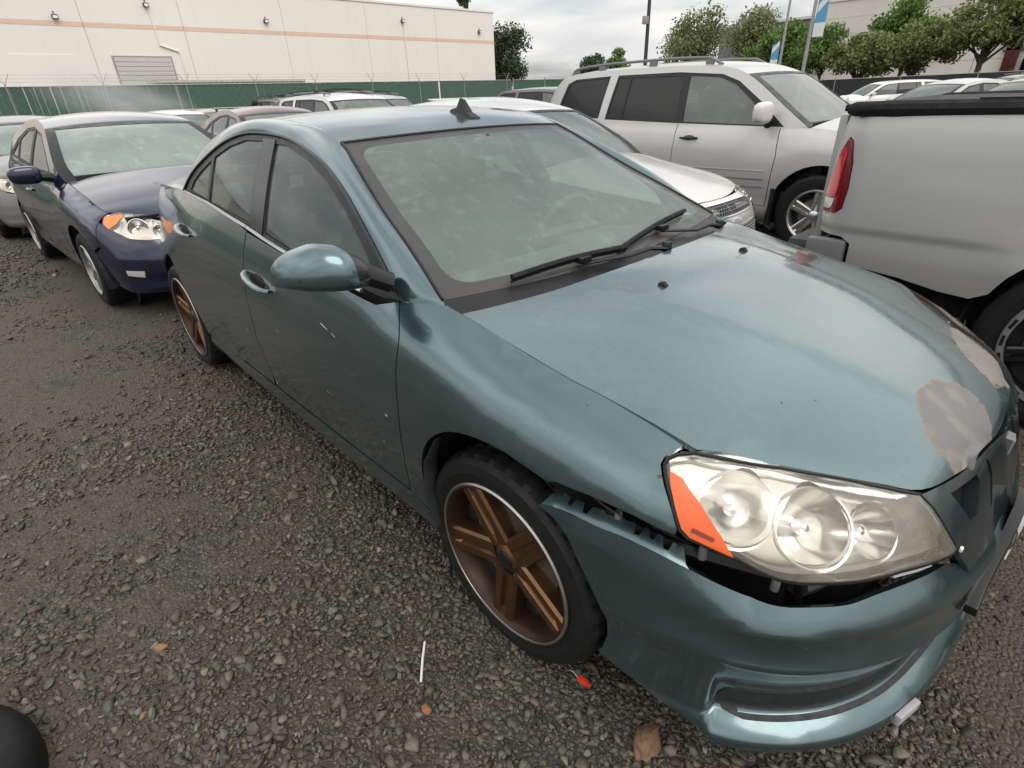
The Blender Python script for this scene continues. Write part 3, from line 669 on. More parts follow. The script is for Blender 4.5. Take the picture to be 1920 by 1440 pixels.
BP=Perim(HC,BST,NS=700,NZ=180)
FB=lambda uv: BP.P(uv[:,0],uv[:,1])
top=[(1.352,.632),(1.304,.648),(1.188,.656),(1.10,.655),(1.0,.634),(.928,.610),(.852,.588),(.796,.583),(.696,.590),(.608,.602),(.50,.604),(.42,.598),(.36,.580),(.33,.562),(.15,.556),(.0,.556)]
bot=[(.0,.135),(.3,.135),(.74,.135),(.83,.148),(.90,.172),(.97,.20),(1.08,.225),(1.17,.25)]
rearE=[(1.152,.33),(1.156,.392),(1.164,.426),(1.20,.492),(1.232,.545),(1.264,.599),(1.32,.628)]
bump=panel('front_bumper',smoothpoly(top,50)+smoothpoly(bot,20)+smoothpoly(rearE,16),FB,'teal_paint',hero,.016,flange=.02)
bumpL=panel('front_bumper',smoothpoly(top,50)+smoothpoly(bot,20)+smoothpoly(rearE,16),lambda uv: FB(uv)*[1,-1,1],'teal_paint',hero,.03,flange=.02)
# torn flange with snap teeth along the bumper top
def FT(uv):   # u along s, v inward depth
    s=uv[:,0]; zt=np.interp(s,[p[0] for p in top[::-1]],[p[1] for p in top[::-1]]); p=BP.P(s,zt-.001); i=np.clip((s/BP.L*(BP.NS-1)).astype(int),0,BP.NS-1); N=BP.N[i]
    p[:,:2]-=N*uv[:,1:2]; p[:,2]+=uv[:,1]*.55; return p
tooth=[(1.345,0)]
for a,d in ((1.335,.03),(1.305,.038),(1.285,.034),(1.28,.018),(1.272,.018),(1.268,.034),(1.245,.034),(1.238,.016),(1.228,.016),(1.222,.034),(1.195,.036),(1.187,.030),(1.12,.036),(1.114,.016),(1.104,.016),(1.098,.036),(1.088,.036),(1.082,.022),(1.074,.022),(1.07,.036),(1.058,.036),(1.05,.016),(1.040,.016),(1.034,.034),(1.012,.034),(1.0,.006)): tooth.append((a,d))
tooth.append((.99,0))
panel('bumper_flange',tooth,FT,'teal_paint',bump,.02,flange=.003,center=np.array([.3,-.5,.2]))
simple('scoop_shade',(.018,.020,.021),.6,0,.3,20,.3,120)
panel('lower_grille_or_shade',[(.888,.235),(.87,.221),(.82,.216),(.5,.216),(.2,.216),(.0,.216),(.0,.30),(.5,.30),(.80,.298),(.87,.285),(.886,.26)],lambda uv: FB(uv)+np.concatenate([np.stack([np.interp(uv[:,0],HP.S,HP.N[:,k_]) for k_ in (0,1)],1)*.003,np.zeros((len(uv),1))],1),'scoop_shade',bump,.02,flange=.004)  # not a grille: near-black sheet painting the shade inside the body-coloured scoop
b=MB(); b.box((0,0,0),(.10,.006,.03)); 
pt=BP.P(np.array([.42]),np.array([.175]))[0]; nn=BP.N[int(.42/BP.L*(BP.NS-1))]
b=MB(); b.box(Vector(pt)+Vector((nn[0]*.004,nn[1]*.004,.010)),(.014,.080,.030),Matrix.Rotation(math.atan2(nn[1],nn[0]),3,'Z')); simple('bare_plastic',(.42,.40,.42),.5); b.build('broken_lip_piece','bare_plastic',bump,bevel=.003)
# ---- dark engine bay / inner structure seen through the gap
b=MB(); b.box2((-.30,-.60,.30),(.62,.60,.66)); b.box2((.55,-.52,.22),(.74,.52,.60)); b.build('engine_bay_core','dark_void',hero)
b=MB(); b.tube([(.80,-.0,.52),(.74,-.30,.52),(.62,-.55,.52)],.05,8); b.build('bumper_beam','matte_grey',hero,True)
b=MB(); b.tube([(.30,-.80,.66),(.42,-.76,.63),(.60,-.64,.585),(.70,-.52,.58)],[.012,.02,.02,.012],6); b.tube([(.25,-.80,.70),(.33,-.79,.665),(.36,-.77,.60)],.014,6); b.tube([(.62,-.62,.63),(.64,-.60,.58),(.66,-.6,.50)],.008,6); b.build('broken_bracket','black_trim',hero,True)
# wheel-arch liners
for cx in (0,-2.852):
    for sgn in (-1,1):
        b=MB(); b.lathe([(.392,.235),(.392,.0)] if sgn<0 else [(.392,-.235),(.392,.0)],28,'y',center=(cx,.83*sgn,.325),a0=R_(30),a1=R_(190))
        b.lathe([(.05,.235 if sgn<0 else -.235),(.385,.235 if sgn<0 else -.235)],24,'y',center=(cx,.83*sgn,.325)); b.build('wheel_arch_liner','liner',hero,True)
# splash lip behind the front wheel
for sgn in (-1,1):
    b=MB(); pts=[(cx,.862*sgn,cz) for cx,cz in [(-.275,.30),(-.300,.42),(-.285,.54),(-.235,.635)]]
    b.tube(pts,[.02,.028,.024,.012],8,flat=.35); b.build('splash_lip','liner',hero,True)
b=MB(); b.box2((-3.7,-.66,.20),(.45,.66,.30)); b.build('floor_pan','dark_void',hero)
b=MB(); b.box2((-2.62,-.80,.22),(-.40,.80,.40)); b.build('cabin_floor','interior',hero)
for cx in (0,-2.852):
    for sgn in (-1,1):
        wheel(hero,(cx,.8575*sgn,.327),sgn,.327,.245,.215,'hero',a0=R_(50 if cx==0 else 20))
# ---- headlights
simple('lens_reflector',(.95,.93,.89),.14,.82,.04)
def clearlens(name,haze=.12):
    t=NT(name); t.t.nodes.remove(t.b); tr=t.n('ShaderNodeBsdfTransparent'); tr.inputs[0].default_value=(.93,.92,.88,1)
    df=t.n('ShaderNodeBsdfDiffuse'); df.inputs[0].default_value=(.70,.64,.52,1); gl=t.n('ShaderNodeBsdfGlossy'); gl.inputs['Roughness'].default_value=.04
    f=t.ramp(t.noise(5,5,.6),[(.35,haze*.4),(.75,haze*1.6)]); m1=t.n('ShaderNodeMixShader'); t.l(f,m1.inputs[0]); t.l(tr.outputs[0],m1.inputs[1]); t.l(df.outputs[0],m1.inputs[2])
    fr=t.n('ShaderNodeFresnel'); fr.inputs[0].default_value=1.5; m2=t.n('ShaderNodeMixShader'); t.l(fr.outputs[0],m2.inputs[0]); t.l(m1.outputs[0],m2.inputs[1]); t.l(gl.outputs[0],m2.inputs[2]); t.l(m2.outputs[0],t.out.inputs[0]); M[name]=t.m
clearlens('headlight_lens',.21); simple('dark_amber',(.22,.035,.012),.4)
HL=[(1.083,.8145),(1.081,.8214),(1.066,.8262),(1.033,.8275),(.944,.8185),(.818,.8060),(.709,.7900),(.607,.7765),(.535,.7650),(.462,.7490),(.445,.7248),(.428,.6889),(.406,.6469),(.418,.6395),(.497,.6461),(.576,.6531),(.649,.6539),(.711,.6547),(.789,.6564),(.83,.6615),(.865,.6723),(.912,.6911),(.962,.7032),(1.003,.7143),(1.021,.7266),(1.052,.7773)]
def outN(uv,d):
    N_=np.stack([np.interp(uv[:,0],HP.S,HP.N[:,k]) for k in (0,1)],1); n=np.concatenate([N_,np.full((len(uv),1),.35)],1); return n*d
def bulge(uv,k): return FH(uv)+outN(uv,k)
cH=np.array([.45,-.45,.6])
def lampn(s,z):
    q=lambda a,b: bulge(np.array([[a,b]]),-.03)[0]; e=.012; ds=(q(s+e,z)-q(s-e,z))/(2*e); dz=(q(s,z+e)-q(s,z-e))/(2*e); n=np.cross(ds,dz); n/=np.linalg.norm(n); n=n if n[0]>0 else -n
    return n,(float(np.linalg.norm(ds)),float(np.linalg.norm(dz)))
for sgn in (-1,1):
    S=(lambda F: F) if sgn<0 else (lambda F: (lambda uv: F(uv)*[1,-1,1]))
    ce=cH*[1,-sgn,1]
    lens=panel('headlight',HL,S(lambda uv: bulge(uv,.004)),'headlight_lens',hero,.02,flange=.012,center=ce)
    cs,cz=np.mean([p[0] for p in HL]),np.mean([p[1] for p in HL])
    shr=lambda k: [(cs+(s-cs)*k,cz+(z-cz)*k) for s,z in HL]
    BW=[(.925,.757,.068),(.742,.728,.072),(.590,.706,.052)]
    panel('lamp_housing',HL,S(lambda uv: bulge(uv,-.030)),'lens_reflector',lens,.014,flange=0,center=ce,holes=[[(s_+r_/lampn(s_,z_)[1][0]*math.cos(q),z_+r_/lampn(s_,z_)[1][1]*math.sin(q)) for q in np.linspace(0,2*math.pi,25)[:-1]] for s_,z_,r_ in BW])
    # dark gasket round the lens
    g=S(lambda uv: bulge(uv,.0015))(np.array(resamp(HL,.02))); b=MB(); b.tube([tuple(p) for p in g]+[tuple(g[0])],.0045,6,cap=False); b.build('lamp_gasket','black_trim',lens,True)
    panel('amber_reflector',[(1.068,.8095),(1.042,.7704),(1.017,.7292),(1.0,.7165),(.917,.6933),(.945,.7270),(.995,.7730),(1.039,.8025)],S(lambda uv: bulge(uv,.0065)),'amber_plastic',lens,.02,flange=.01,center=ce)
    panel('bulb_window',[(1.0,.728),(.958,.716),(.955,.722),(.998,.735)],S(lambda uv: bulge(uv,.0085)),'dark_amber',lens,.02,flange=0,center=ce)
    # reflector bowls
    def bowl(s,z,r,depth,name='reflector_bowl',asp=1.0):
        p=Vector(S(lambda uv: bulge(uv,-.033))(np.array([[s,z]]))[0]); n3,_k=lampn(s,z); dirv=Vector((n3[0],n3[1]*-sgn,n3[2])).normalized()
        q=Vector((1,0,0)).rotation_difference(dirv).to_matrix().to_4x4()
        prof=[(r*t**.5,-depth*(1-t)) for t in np.linspace(.02,1,10)]+[(r*1.06,.001)]
        b=MB(); b.lathe([(a,h) for a,h in prof],36,'x'); o=b.build(name,'lens_reflector',lens,True,xf=Matrix.Translation(p)@q@Matrix.Diagonal((1,1,asp,1)))
        b=MB(); b.lathe([(.001,-.012),(.008,-.014),(.012,-.024),(.012,-depth)],16,'x'); b.build('bulb_shield','chrome',lens,True,xf=Matrix.Translation(p+dirv*-.01)@q)
    
    for s_,z_,r_ in BW: bowl(s_,z_,r_*1.06,.055)
# ---- nose with twin grille openings
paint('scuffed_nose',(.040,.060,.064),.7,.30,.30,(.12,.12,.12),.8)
nose=[(.0,.738),(.083,.7375),(.14,.739),(.23,.740),(.307,.7415),(.387,.7455),(.455,.7475),(.441,.7248),(.424,.6889),(.402,.6469),(.384,.617),(.352,.583),(.335,.558),(.0,.552)]
def FN(uv):
    p=FH(uv); k=np.exp(-(uv[:,0]/.07)**2)*.010; p[:,0]+=k; return p
port=[(.362,.7285),(.232,.7215),(.226,.708),(.272,.6572),(.318,.6639)]
slot=[(.162,.7285),(.150,.722),(.138,.69),(.163,.63),(.182,.625),(.176,.65),(.160,.69)]
for sgn in (-1,1):
    S=(lambda F: F) if sgn<0 else (lambda F: (lambda uv: F(uv)*[1,-1,1]))
    nz_=panel('nose_panel',nose,S(FN),'scuffed_nose',hero,.014,holes=[port,slot],flange=.03,center=np.array([.5,0,.5]))
    for q_ in (port,slot): panel('grille_opening',q_,S(lambda uv: FN(uv)-[.028,0,.006]),'grille_black',nz_,.03,flange=0,center=np.array([.5,0,.5]))
    b=MB(); pts=S(lambda uv: FN(uv)-[.012,0,0])(np.stack([np.linspace(.35,.25,8),np.linspace(.722,.716,8)],1)); b.tube(pts,.003,5); b.build('grille_bar','alloy',nz_,True)
# arrowhead badge on the prow
b=MB(); c0=Vector(FN(np.array([[.0,.70]]))[0])
b.add([c0+Vector(p) for p in [(.004,-.020,.024),(.010,0,.014),(.004,.020,.024),(.006,0,-.055),(-.01,-.022,.026),(-.01,.022,.026),(-.01,0,-.06)]],[(0,1,3),(1,2,3),(4,6,5),(0,3,6,4),(2,5,6,3),(0,4,5,2,1)]); b.build('arrow_badge','matte_grey',hero)
# small broken bits at the lamp's inner tip
b=MB(); c0=Vector(FN(np.array([[.39,.635]]))[0]); b.box(c0+Vector((.004,-.004,.006)),(.006,.012,.009)); b.build('white_clip','white_plastic',hero,bevel=.003)
# ---- bent number plate bracket and plate
pts=[Vector((.914,.035,.568)),Vector((.917,-.03,.545)),Vector((.915,-.10,.522)),Vector((.909,-.17,.497)),Vector((.905,-.24,.470)),Vector((.905,-.30,.440))]
v=[];f=[]
for i,p in enumerate(pts):
    w_=.018+.010*math.sin(i*1.1)
    for dz,dx in ((w_,0),(w_,.022),(-w_,.026),(-w_,.002)): v.append(p+Vector((dx,0,dz)))
for i in range(len(pts)-1):
    for k in range(4): f.append((i*4+k,i*4+(k+1)%4,(i+1)*4+(k+1)%4,(i+1)*4+k))
f+= [(3,2,1,0),tuple(20+k for k in range(4))]
b=MB(); b.add(v,f); brk=b.build('plate_bracket','gloss_black',hero,bevel=.003)
q0,q1,q2,q3=Vector((.922,-.12,.510)),Vector((.932,.02,.556)),Vector((.953,.02,.514)),Vector((.944,-.10,.460))
nrm=(q1-q0).cross(q3-q0).normalized(); nrm=-nrm if nrm.x<0 else nrm
b=MB(); v=[q0,q1,q2,q3]+[q-nrm*.003 for q in (q0,q1,q2,q3)]; b.add(v,[(0,1,2,3),(7,6,5,4)]+[(i,(i+1)%4,4+(i+1)%4,4+i) for i in range(4)]); simple('plate_paper',(.46,.44,.44),.5); pln=b.build('number_plate','plate_paper',brk)
def onpl(u,v_): return (q0.lerp(q1,u)).lerp(q3.lerp(q2,u),v_)+nrm*.0015
b=MB(); st_=[(.55,.18),(.20,.22),(.24,.50),(.42,.44),(.58,.55),(.56,.76),(.38,.86),(.20,.76)]; b.tube([onpl(u,v_) for u,v_ in st_],.0035,6,flat=.4); b.build('plate_digit','black_trim',pln,True)
# ---- cabin
def seat(cx,cy,name='front_seat'):
    b=MB(); b.box((cx,cy,.50),(.50,.48,.20)); b.box((cx-.30,cy,.78),(.14,.46,.56),Matrix.Rotation(R_(-16),3,'Y')); s=b.build(name,'interior',hero,bevel=.05)
    b=MB(); b.box((cx-.415,cy,1.135),(.09,.26,.17),Matrix.Rotation(R_(-12),3,'Y')); b.build('headrest','interior',s,bevel=.035)
seat(-1.15,-.37); seat(-1.15,.37)
b=MB(); b.box((-2.0,0,.50),(.50,1.25,.22)); b.box((-2.30,0,.80),(.16,1.25,.52),Matrix.Rotation(R_(-20),3,'Y')); bs=b.build('rear_bench','interior',hero,bevel=.05)
for cy in (-.36,.36): b=MB(); b.box((-2.42,cy,1.12),(.09,.25,.14)); b.build('headrest','interior',bs,bevel=.03)
b=MB(); b.box((-.46,0,.80),(.46,1.36,.24)); b.box((-.66,.37,.88),(.16,.40,.10)); dash=b.build('dashboard','interior',hero,bevel=.05)
b=MB(); b.lathe([(.180+.013*math.cos(a),.013*math.sin(a)) for a in np.linspace(0,2*math.pi,9)[:-1]],36,'x',close=True); b.box((0,0,0),(.05,.34,.04)); b.box((.0,0,-.08),(.05,.04,.16)); b.build('steering_wheel','interior',hero,True,xf=Matrix.Translation((-.86,.37,.90))@Matrix.Rotation(R_(22),4,'Y'))
b=MB(); b.box((-.98,0,1.285),(.03,.24,.065)); b.tube([(-.97,0,1.31),(-.93,0,1.335)],.012,6); b.build('rear_view_mirror','interior',hero,bevel=.01)

for sgn in (-1,1):
    b=MB(); b.add([(-.42,.775*sgn,.36),(-2.45,.78*sgn,.36),(-2.45,.745*sgn,1.11),(-1.9,.760*sgn,1.10),(-1.3,.770*sgn,1.045),(-.5,.755*sgn,.99)],[(0,1,2,3,4,5)]); b.build('door_trim','interior',hero)
b=MB(); b.box((-2.72,0,1.02),(.62,1.3,.05)); b.build('parcel_shelf','interior',hero)

# ---- chips, scrapes and loose bits that show on the flank and in the gap
simple('bare_scrape',(.42,.43,.43),.6)
for i,(s_,z_,L,hh,a) in enumerate(((2.300,.825,.060,.007,.2),(2.24,.812,.04,.005,.2),(1.959,.632,.014,.010,.2),(2.02,.505,.014,.004,.6),(2.72,.70,.03,.003,.3),(3.1,.60,.04,.003,.1),(2.35,.56,.05,.003,.15))):
    rng=random.Random(i); pl_=[]
    for k in range(10):
        q=2*math.pi*k/10; r=rng.uniform(.6,1.1); u,v=L*.5*r*math.cos(q),hh*.5*r*math.sin(q); pl_.append((s_+u*math.cos(a)-v*math.sin(a),z_+u*math.sin(a)+v*math.cos(a)))
    panel('paint_chip',pl_,lambda uv: FH(uv)-[0,.0012,0],'bare_scrape',hero,.03,flange=0)
b=MB(); pts=[HP.P(np.array([s_]),np.array([z_]))[0] for s_,z_ in ((.58,.632),(.52,.630),(.47,.622))]; b.tube([Vector(p)+Vector((-.018,.01,0)) for p in pts],[.010,.013,.008],6,flat=.5); b.build('torn_bracket','bare_plastic',hero,True)
b=MB(); b.tube([(.40,-.78,.675),(.46,-.74,.64),(.50,-.70,.60),(.56,-.66,.59)],.005,6); b.build('loose_wire','rubber',hero,True)
b=MB(); b.tube([(.58,-.66,.62),(.62,-.62,.585),(.67,-.60,.60),(.70,-.56,.575)],.004,6); b.build('loose_wire','matte_grey',hero,True)
for x,y,z in ((.335,-.825,.695),(.50,-.765,.668),(.62,-.675,.600)): b=MB(); b.lathe([(.001,.012),(.007,.012),(.009,.004),(.009,-.02)],10,'z',center=(x,y+.02,z-.02)); b.build('push_clip','matte_grey',hero,True)
b=MB(); b.add([(.28,-.835,.715),(.34,-.825,.700),(.36,-.79,.655),(.31,-.80,.675),(.28,-.825,.705),(.34,-.815,.690),(.36,-.78,.645),(.31,-.79,.665)],[(0,1,2,3),(7,6,5,4),(0,4,5,1),(1,5,6,2),(2,6,7,3),(3,7,4,0)]); b.build('bumper_bracket','matte_grey',hero)
# ------------------------------------------------------------------ ground
def ground_mat():
    t=NT('gravel_ground'); o=t.co('Object')
    n1=t.noise(.55,5,.6,o); n2=t.noise(6,5,.65,o)
    v=t.n('ShaderNodeTexVoronoi'); v.inputs['Scale'].default_value=58; v.inputs['Randomness'].default_value=1; t.l(o,v.inputs['Vector'])
    v2=t.n('ShaderNodeTexVoronoi',feature='DISTANCE_TO_EDGE'); v2.inputs['Scale'].default_value=58; t.l(o,v2.inputs['Vector'])
    dirt=t.mix(n2,(.070,.054,.039),(.112,.088,.064))
    sep=t.n('ShaderNodeSeparateColor'); t.l(v.outputs['Color'],sep.inputs[0])
    stone=t.ramp(sep.outputs[0],[(.0,(.036,.034,.029)),(.5,(.080,.073,.060)),(.95,(.12,.110,.092)),(1.0,(.16,.10,.06))])
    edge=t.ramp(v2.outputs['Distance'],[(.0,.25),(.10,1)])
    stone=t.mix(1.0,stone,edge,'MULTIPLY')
    bare=t.ramp(t.math('ADD',t.math('MULTIPLY',n1,.7),t.math('MULTIPLY',n2,.3)),[(.40,0),(.58,1)])
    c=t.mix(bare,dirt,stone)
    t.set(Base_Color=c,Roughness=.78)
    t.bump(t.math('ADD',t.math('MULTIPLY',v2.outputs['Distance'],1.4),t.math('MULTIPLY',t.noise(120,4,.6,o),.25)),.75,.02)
    M['gravel_ground']=t.m
ground_mat()
# one sheet: fine near the camera, reaching the horizon
def groundz(x,y): return .010*np.sin(x*1.7+.4)*np.cos(y*1.3)+.006*np.sin(x*4.1+y*2.7)-.012
gx=np.r_[-900,-300,-120,-60,-40,np.linspace(-26,8,120),20,60,300,900]; gy_=np.r_[-900,-300,-60,-20,np.linspace(-8,14,90),20,30,45,80,300,900]
GX,GY=np.meshgrid(gx,gy_,indexing='ij'); near=(np.abs(GX+9)<17.5)&(np.abs(GY-3)<11.5)
GZ=np.where(near,groundz(GX,GY),-.012)
vv=np.stack([GX.ravel(),GY.ravel(),GZ.ravel()],1); ny=len(gy_)
mesh_from('ground',vv,[(i*ny+j,(i+1)*ny+j,(i+1)*ny+j+1,i*ny+j+1) for i in range(len(gx)-1) for j in range(ny-1)],'gravel_ground')
tag(bpy.data.objects['ground'],kind='structure')
# crushed stone lying on it
def stone_protos(n,k,seed,flat=.62):
    rng=np.random.default_rng(seed); out=[]
    for i in range(n):
        bm=bmesh.new(); p=rng.normal(size=(k,3)); p/=np.linalg.norm(p,axis=1)[:,None]; p*=rng.uniform(.8,1.1,(k,1)); p*=[1.0,rng.uniform(.6,.9),flat*rng.uniform(.6,1)]
        for q in p: bm.verts.new(q)
        bmesh.ops.convex_hull(bm,input=bm.verts); bmesh.ops.triangulate(bm,faces=bm.faces)
        lone=[v for v in bm.verts if not v.link_faces]; bmesh.ops.delete(bm,geom=lone,context='VERTS'); bm.verts.index_update()
        out.append((np.array([v.co for v in bm.verts]),np.array([[v.index for v in f.verts] for f in bm.faces]))); bm.free()
    return out
def vnoise(x,y,s,seed):
    rng=np.random.default_rng(seed); T=rng.random((128,128)); fx,fy=x*s,y*s; i=np.floor(fx).astype(int);j=np.floor(fy).astype(int);u=fx-i;v=fy-j;u=u*u*(3-2*u);v=v*v*(3-2*v)
    g=lambda a,b:T[a%128,b%128]; return (g(i,j)*(1-u)+g(i+1,j)*u)*(1-v)+(g(i,j+1)*(1-u)+g(i+1,j+1)*u)*v
def gravel(name,N,rmin,rmax,size,protos,seed,label,fade=0,sd=.36):
    rng=np.random.default_rng(seed); cx,cy=.8,-1.5
    r=np.sqrt(rng.uniform(rmin**2,rmax**2,N)); a=rng.uniform(0,2*np.pi,N); x=cx+r*np.cos(a); y=cy+r*np.sin(a)
    # keep what the lot in front of the camera can show
    aa=np.degrees(a)%360; k=(aa>50)&(aa<196)
    bare=.55*vnoise(x,y,1.3,5)+.30*vnoise(x,y,3.1,6)+.15*vnoise(x,y,9,8); k&=(bare+rng.normal(0,.06,N)>.50)|(rng.random(N)<.08)
    k&=~((y>-.62)&(y<.62)&(x>-3.6)&(x<.4)&(r>1.2))   # hidden under the teal car
    x,y=x[k],y[k]; n=len(x); sz=size*np.exp(rng.normal(0,sd,n)); sz*=np.where(bare[k]<.42,.7,1)
    V=[];Fc=[];Cc=[];off=0
    which=rng.integers(0,len(protos),n)
    for p,(pv,pf) in enumerate(protos):
        m=np.where(which==p)[0]
        if not len(m): continue
        q=len(m); th=rng.uniform(0,2*np.pi,q); c,s=np.cos(th),np.sin(th); tx,ty=rng.normal(0,.28,q),rng.normal(0,.28,q)
        P=pv[None]*sz[m][:,None,None]; X=P[...,0]*c[:,None]-P[...,1]*s[:,None]; Y=P[...,0]*s[:,None]+P[...,1]*c[:,None]; Z=P[...,2]+P[...,0]*tx[:,None]+P[...,1]*ty[:,None]
        z0=groundz(x[m],y[m])+sz[m]*rng.uniform(.05,.38,q)
        V.append(np.stack([X+x[m][:,None],Y+y[m][:,None],Z+z0[:,None]],-1).reshape(-1,3))
        Fc.append((pf[None]+(np.arange(q)*len(pv))[:,None,None]+off).reshape(-1,3)); off+=q*len(pv)
        t=rng.random(q); base=np.array([[.080,.071,.055]])*np.exp(rng.normal(0,.31,(q,1)))*(1+rng.normal(0,.05,(q,3)))
        base=np.where((t<.20)[:,None],np.array([[.095,.082,.066]])*np.exp(rng.normal(0,.25,(q,1))),base); base=np.where((t<.009)[:,None],np.array([[.15,.085,.045]])*np.exp(rng.normal(0,.3,(q,1))),base); base=np.where((t>.997)[:,None],.17,base)
        Cc.append(np.repeat(np.clip(base,0.01,.6),len(pv),0))
    V=np.concatenate(V);Fc=np.concatenate(Fc);Cc=np.concatenate(Cc)
    me=bpy.data.meshes.new(name); me.vertices.add(len(V)); me.vertices.foreach_set('co',V.ravel()); me.loops.add(len(Fc)*3); me.loops.foreach_set('vertex_index',Fc.ravel().astype(np.int32)); me.polygons.add(len(Fc)); me.polygons.foreach_set('loop_start',np.arange(0,len(Fc)*3,3,dtype=np.int32)); me.update(calc_edges=True)
    at=me.color_attributes.new('stone_colour','FLOAT_COLOR','POINT'); at.data.foreach_set('color',np.concatenate([Cc,np.ones((len(Cc),1))],1).ravel())
    o=new_obj(name,me,'gravel_stone'); tag(o,label,'gravel',kind='stuff'); return len(Fc)
t=NT('gravel_stone'); at=t.n('ShaderNodeAttribute'); at.attribute_name='stone_colour'
nn_=t.noise(90,5,.7); t.set(Base_Color=t.mix(1.0,at.outputs['Color'],t.ramp(nn_,[(.3,.72),(.75,1.25)]),'MULTIPLY'),Roughness=t.ramp(t.noise(14,3),[(.35,.42),(.7,.75)])); t.bump(nn_,.35,.003); M['gravel_stone']=t.m
pA=stone_protos(14,16,1); pB=stone_protos(10,10,2); pC=stone_protos(8,8,3)
gravel('near_gravel',120000,.55,3.1,.0102,pA,11,'crushed grey green stone on the ground in the foreground')
gravel('fine_gravel',90000,.55,2.6,.0048,pC,12,'fine stone chips between the larger gravel')
gravel('middle_gravel',200000,3.0,7.0,.0115,pB,13,'crushed grey stone further along the lot')
gravel('far_gravel',190000,6.9,13.5,.019,pC,14,'crushed stone around the far cars')
# single stones and litter one can pick out
def rock(name,p,dims,col,label,seed,rz=0,cat='stone',group=None):
    rng=np.random.default_rng(seed); bm=bmesh.new(); bmesh.ops.create_icosphere(bm,subdivisions=3,radius=1)
    ph=rng.uniform(0,6,(5,3)); 
    for v in bm.verts:
        q=np.array(v.co); d=1+sum(.09*math.sin(2.1*(i+1)*.6*(q@np.cos(ph[i]*[1,2,3]))+ph[i][0]) for i in range(5))
        pl_=[np.array([math.cos(ph[i][1])*math.cos(ph[i][2]),math.sin(ph[i][1])*math.cos(ph[i][2]),math.sin(ph[i][2])]) for i in range(5)]
        q=q*d
        for a in pl_:
            e=q@a-.78
            if e>0: q=q-a*e*.8
        v.co=q
    me=bpy.data.meshes.new(name); bm.to_mesh(me); bm.free(); me.polygons.foreach_set('use_smooth',[True]*len(me.polygons)); me.set_sharp_from_angle(angle=R_(24))
    mn='rock_%d'%seed; t=NT(mn); nz=t.noise(3.0,6,.7); t.set(Base_Color=t.mix(t.ramp(nz,[(.3,0),(.7,1)]),tuple(c*.55 for c in col),tuple(min(1,c*1.35) for c in col)),Roughness=.6); t.bump(t.noise(9,6,.7),.4,.05); M[mn]=t.m
    o=new_obj(name,me,mn); o.location=(p[0],p[1],float(groundz(np.array(p[0]),np.array(p[1])))+dims[2]*.42); o.scale=[d/2 for d in dims]; o.rotation_euler=(0,0,rz); return tag(o,label,cat,group)
rock('loose_stone',(.47,-.80),(.115,.062,.042),(.20,.115,.065),'large brown stone on the gravel below the front bumper',21,R_(-75))
rock('loose_stone',(-.004,-1.153),(.030,.026,.018),(.33,.15,.05),'small round orange stone in front of the white stick',22,.4)
rock('loose_stone',(-.749,-1.628),(.040,.028,.02),(.30,.16,.06),'flat ochre stone on the gravel at the lower left',23,.6)
rock('loose_stone',(-.482,-1.181),(.034,.03,.022),(.15,.15,.13),'pale grey stone lying left of the front wheel',24,.6)
# white stick
b=MB(); b.tube([(-.162,-1.041,.016),(-.115,-1.083,.018),(-.066,-1.123,.016)],[.0035,.0038,.0035],8); o=b.build('plastic_stick','white_plastic',None,True); tag(o,'thin dirty white plastic stick lying on the gravel near the front wheel','stick')
# red wire connector
b=MB(); b.box((0,0,0),(.030,.016,.012)); b.box((.02,0,0),(.012,.010,.008)); o=b.build('wire_connector','amber_plastic',None,bevel=.002); o.location=(.255,-.80,.018); o.rotation_euler=(0,.1,R_(5)); simple('signal_red',(.62,.055,.02),.4); o.data.materials.clear(); o.data.materials.append(M['signal_red']); tag(o,'small bright red plastic wire connector on the gravel by the front tyre','connector')
b=MB(); b.tube([(-.015,0,0),(-.032,.004,.002),(-.045,-.002,.004)],[.004,.0035,.0025],6); b.build('bare_wire','alloy',o,True)
for i,(x,y,a,L,lab) in enumerate([(-.55,-1.02,.9,.09,'thin dry twig on the gravel left of the front wheel'),(-1.02,-1.38,2.2,.07,'small bent twig on the gravel in the middle of the lot')]):
    b=MB(); b.tube([(x,y,.012),(x+L*.5*math.cos(a),y+L*.5*math.sin(a),.018),(x+L*math.cos(a+.2),y+L*math.sin(a+.2),.010)],[.002,.0022,.0012],5); simple('twig',(.09,.065,.04),.8); tag(b.build('dry_twig','twig',None,True),lab,'twig')
# unidentified black object at the very corner, given a plain rounded rubber form
b=MB(); b.lathe([(.001,.12),(.20,.12),(.25,.112),(.278,.085),(.285,.05),(.28,0)],48,'z'); o=b.build('rubber_object','rubber',None,True,angle=R_(60)); o.location=(-.62,-2.205,-.01); tag(o,'black rounded rubber object at the lower left corner','tub')
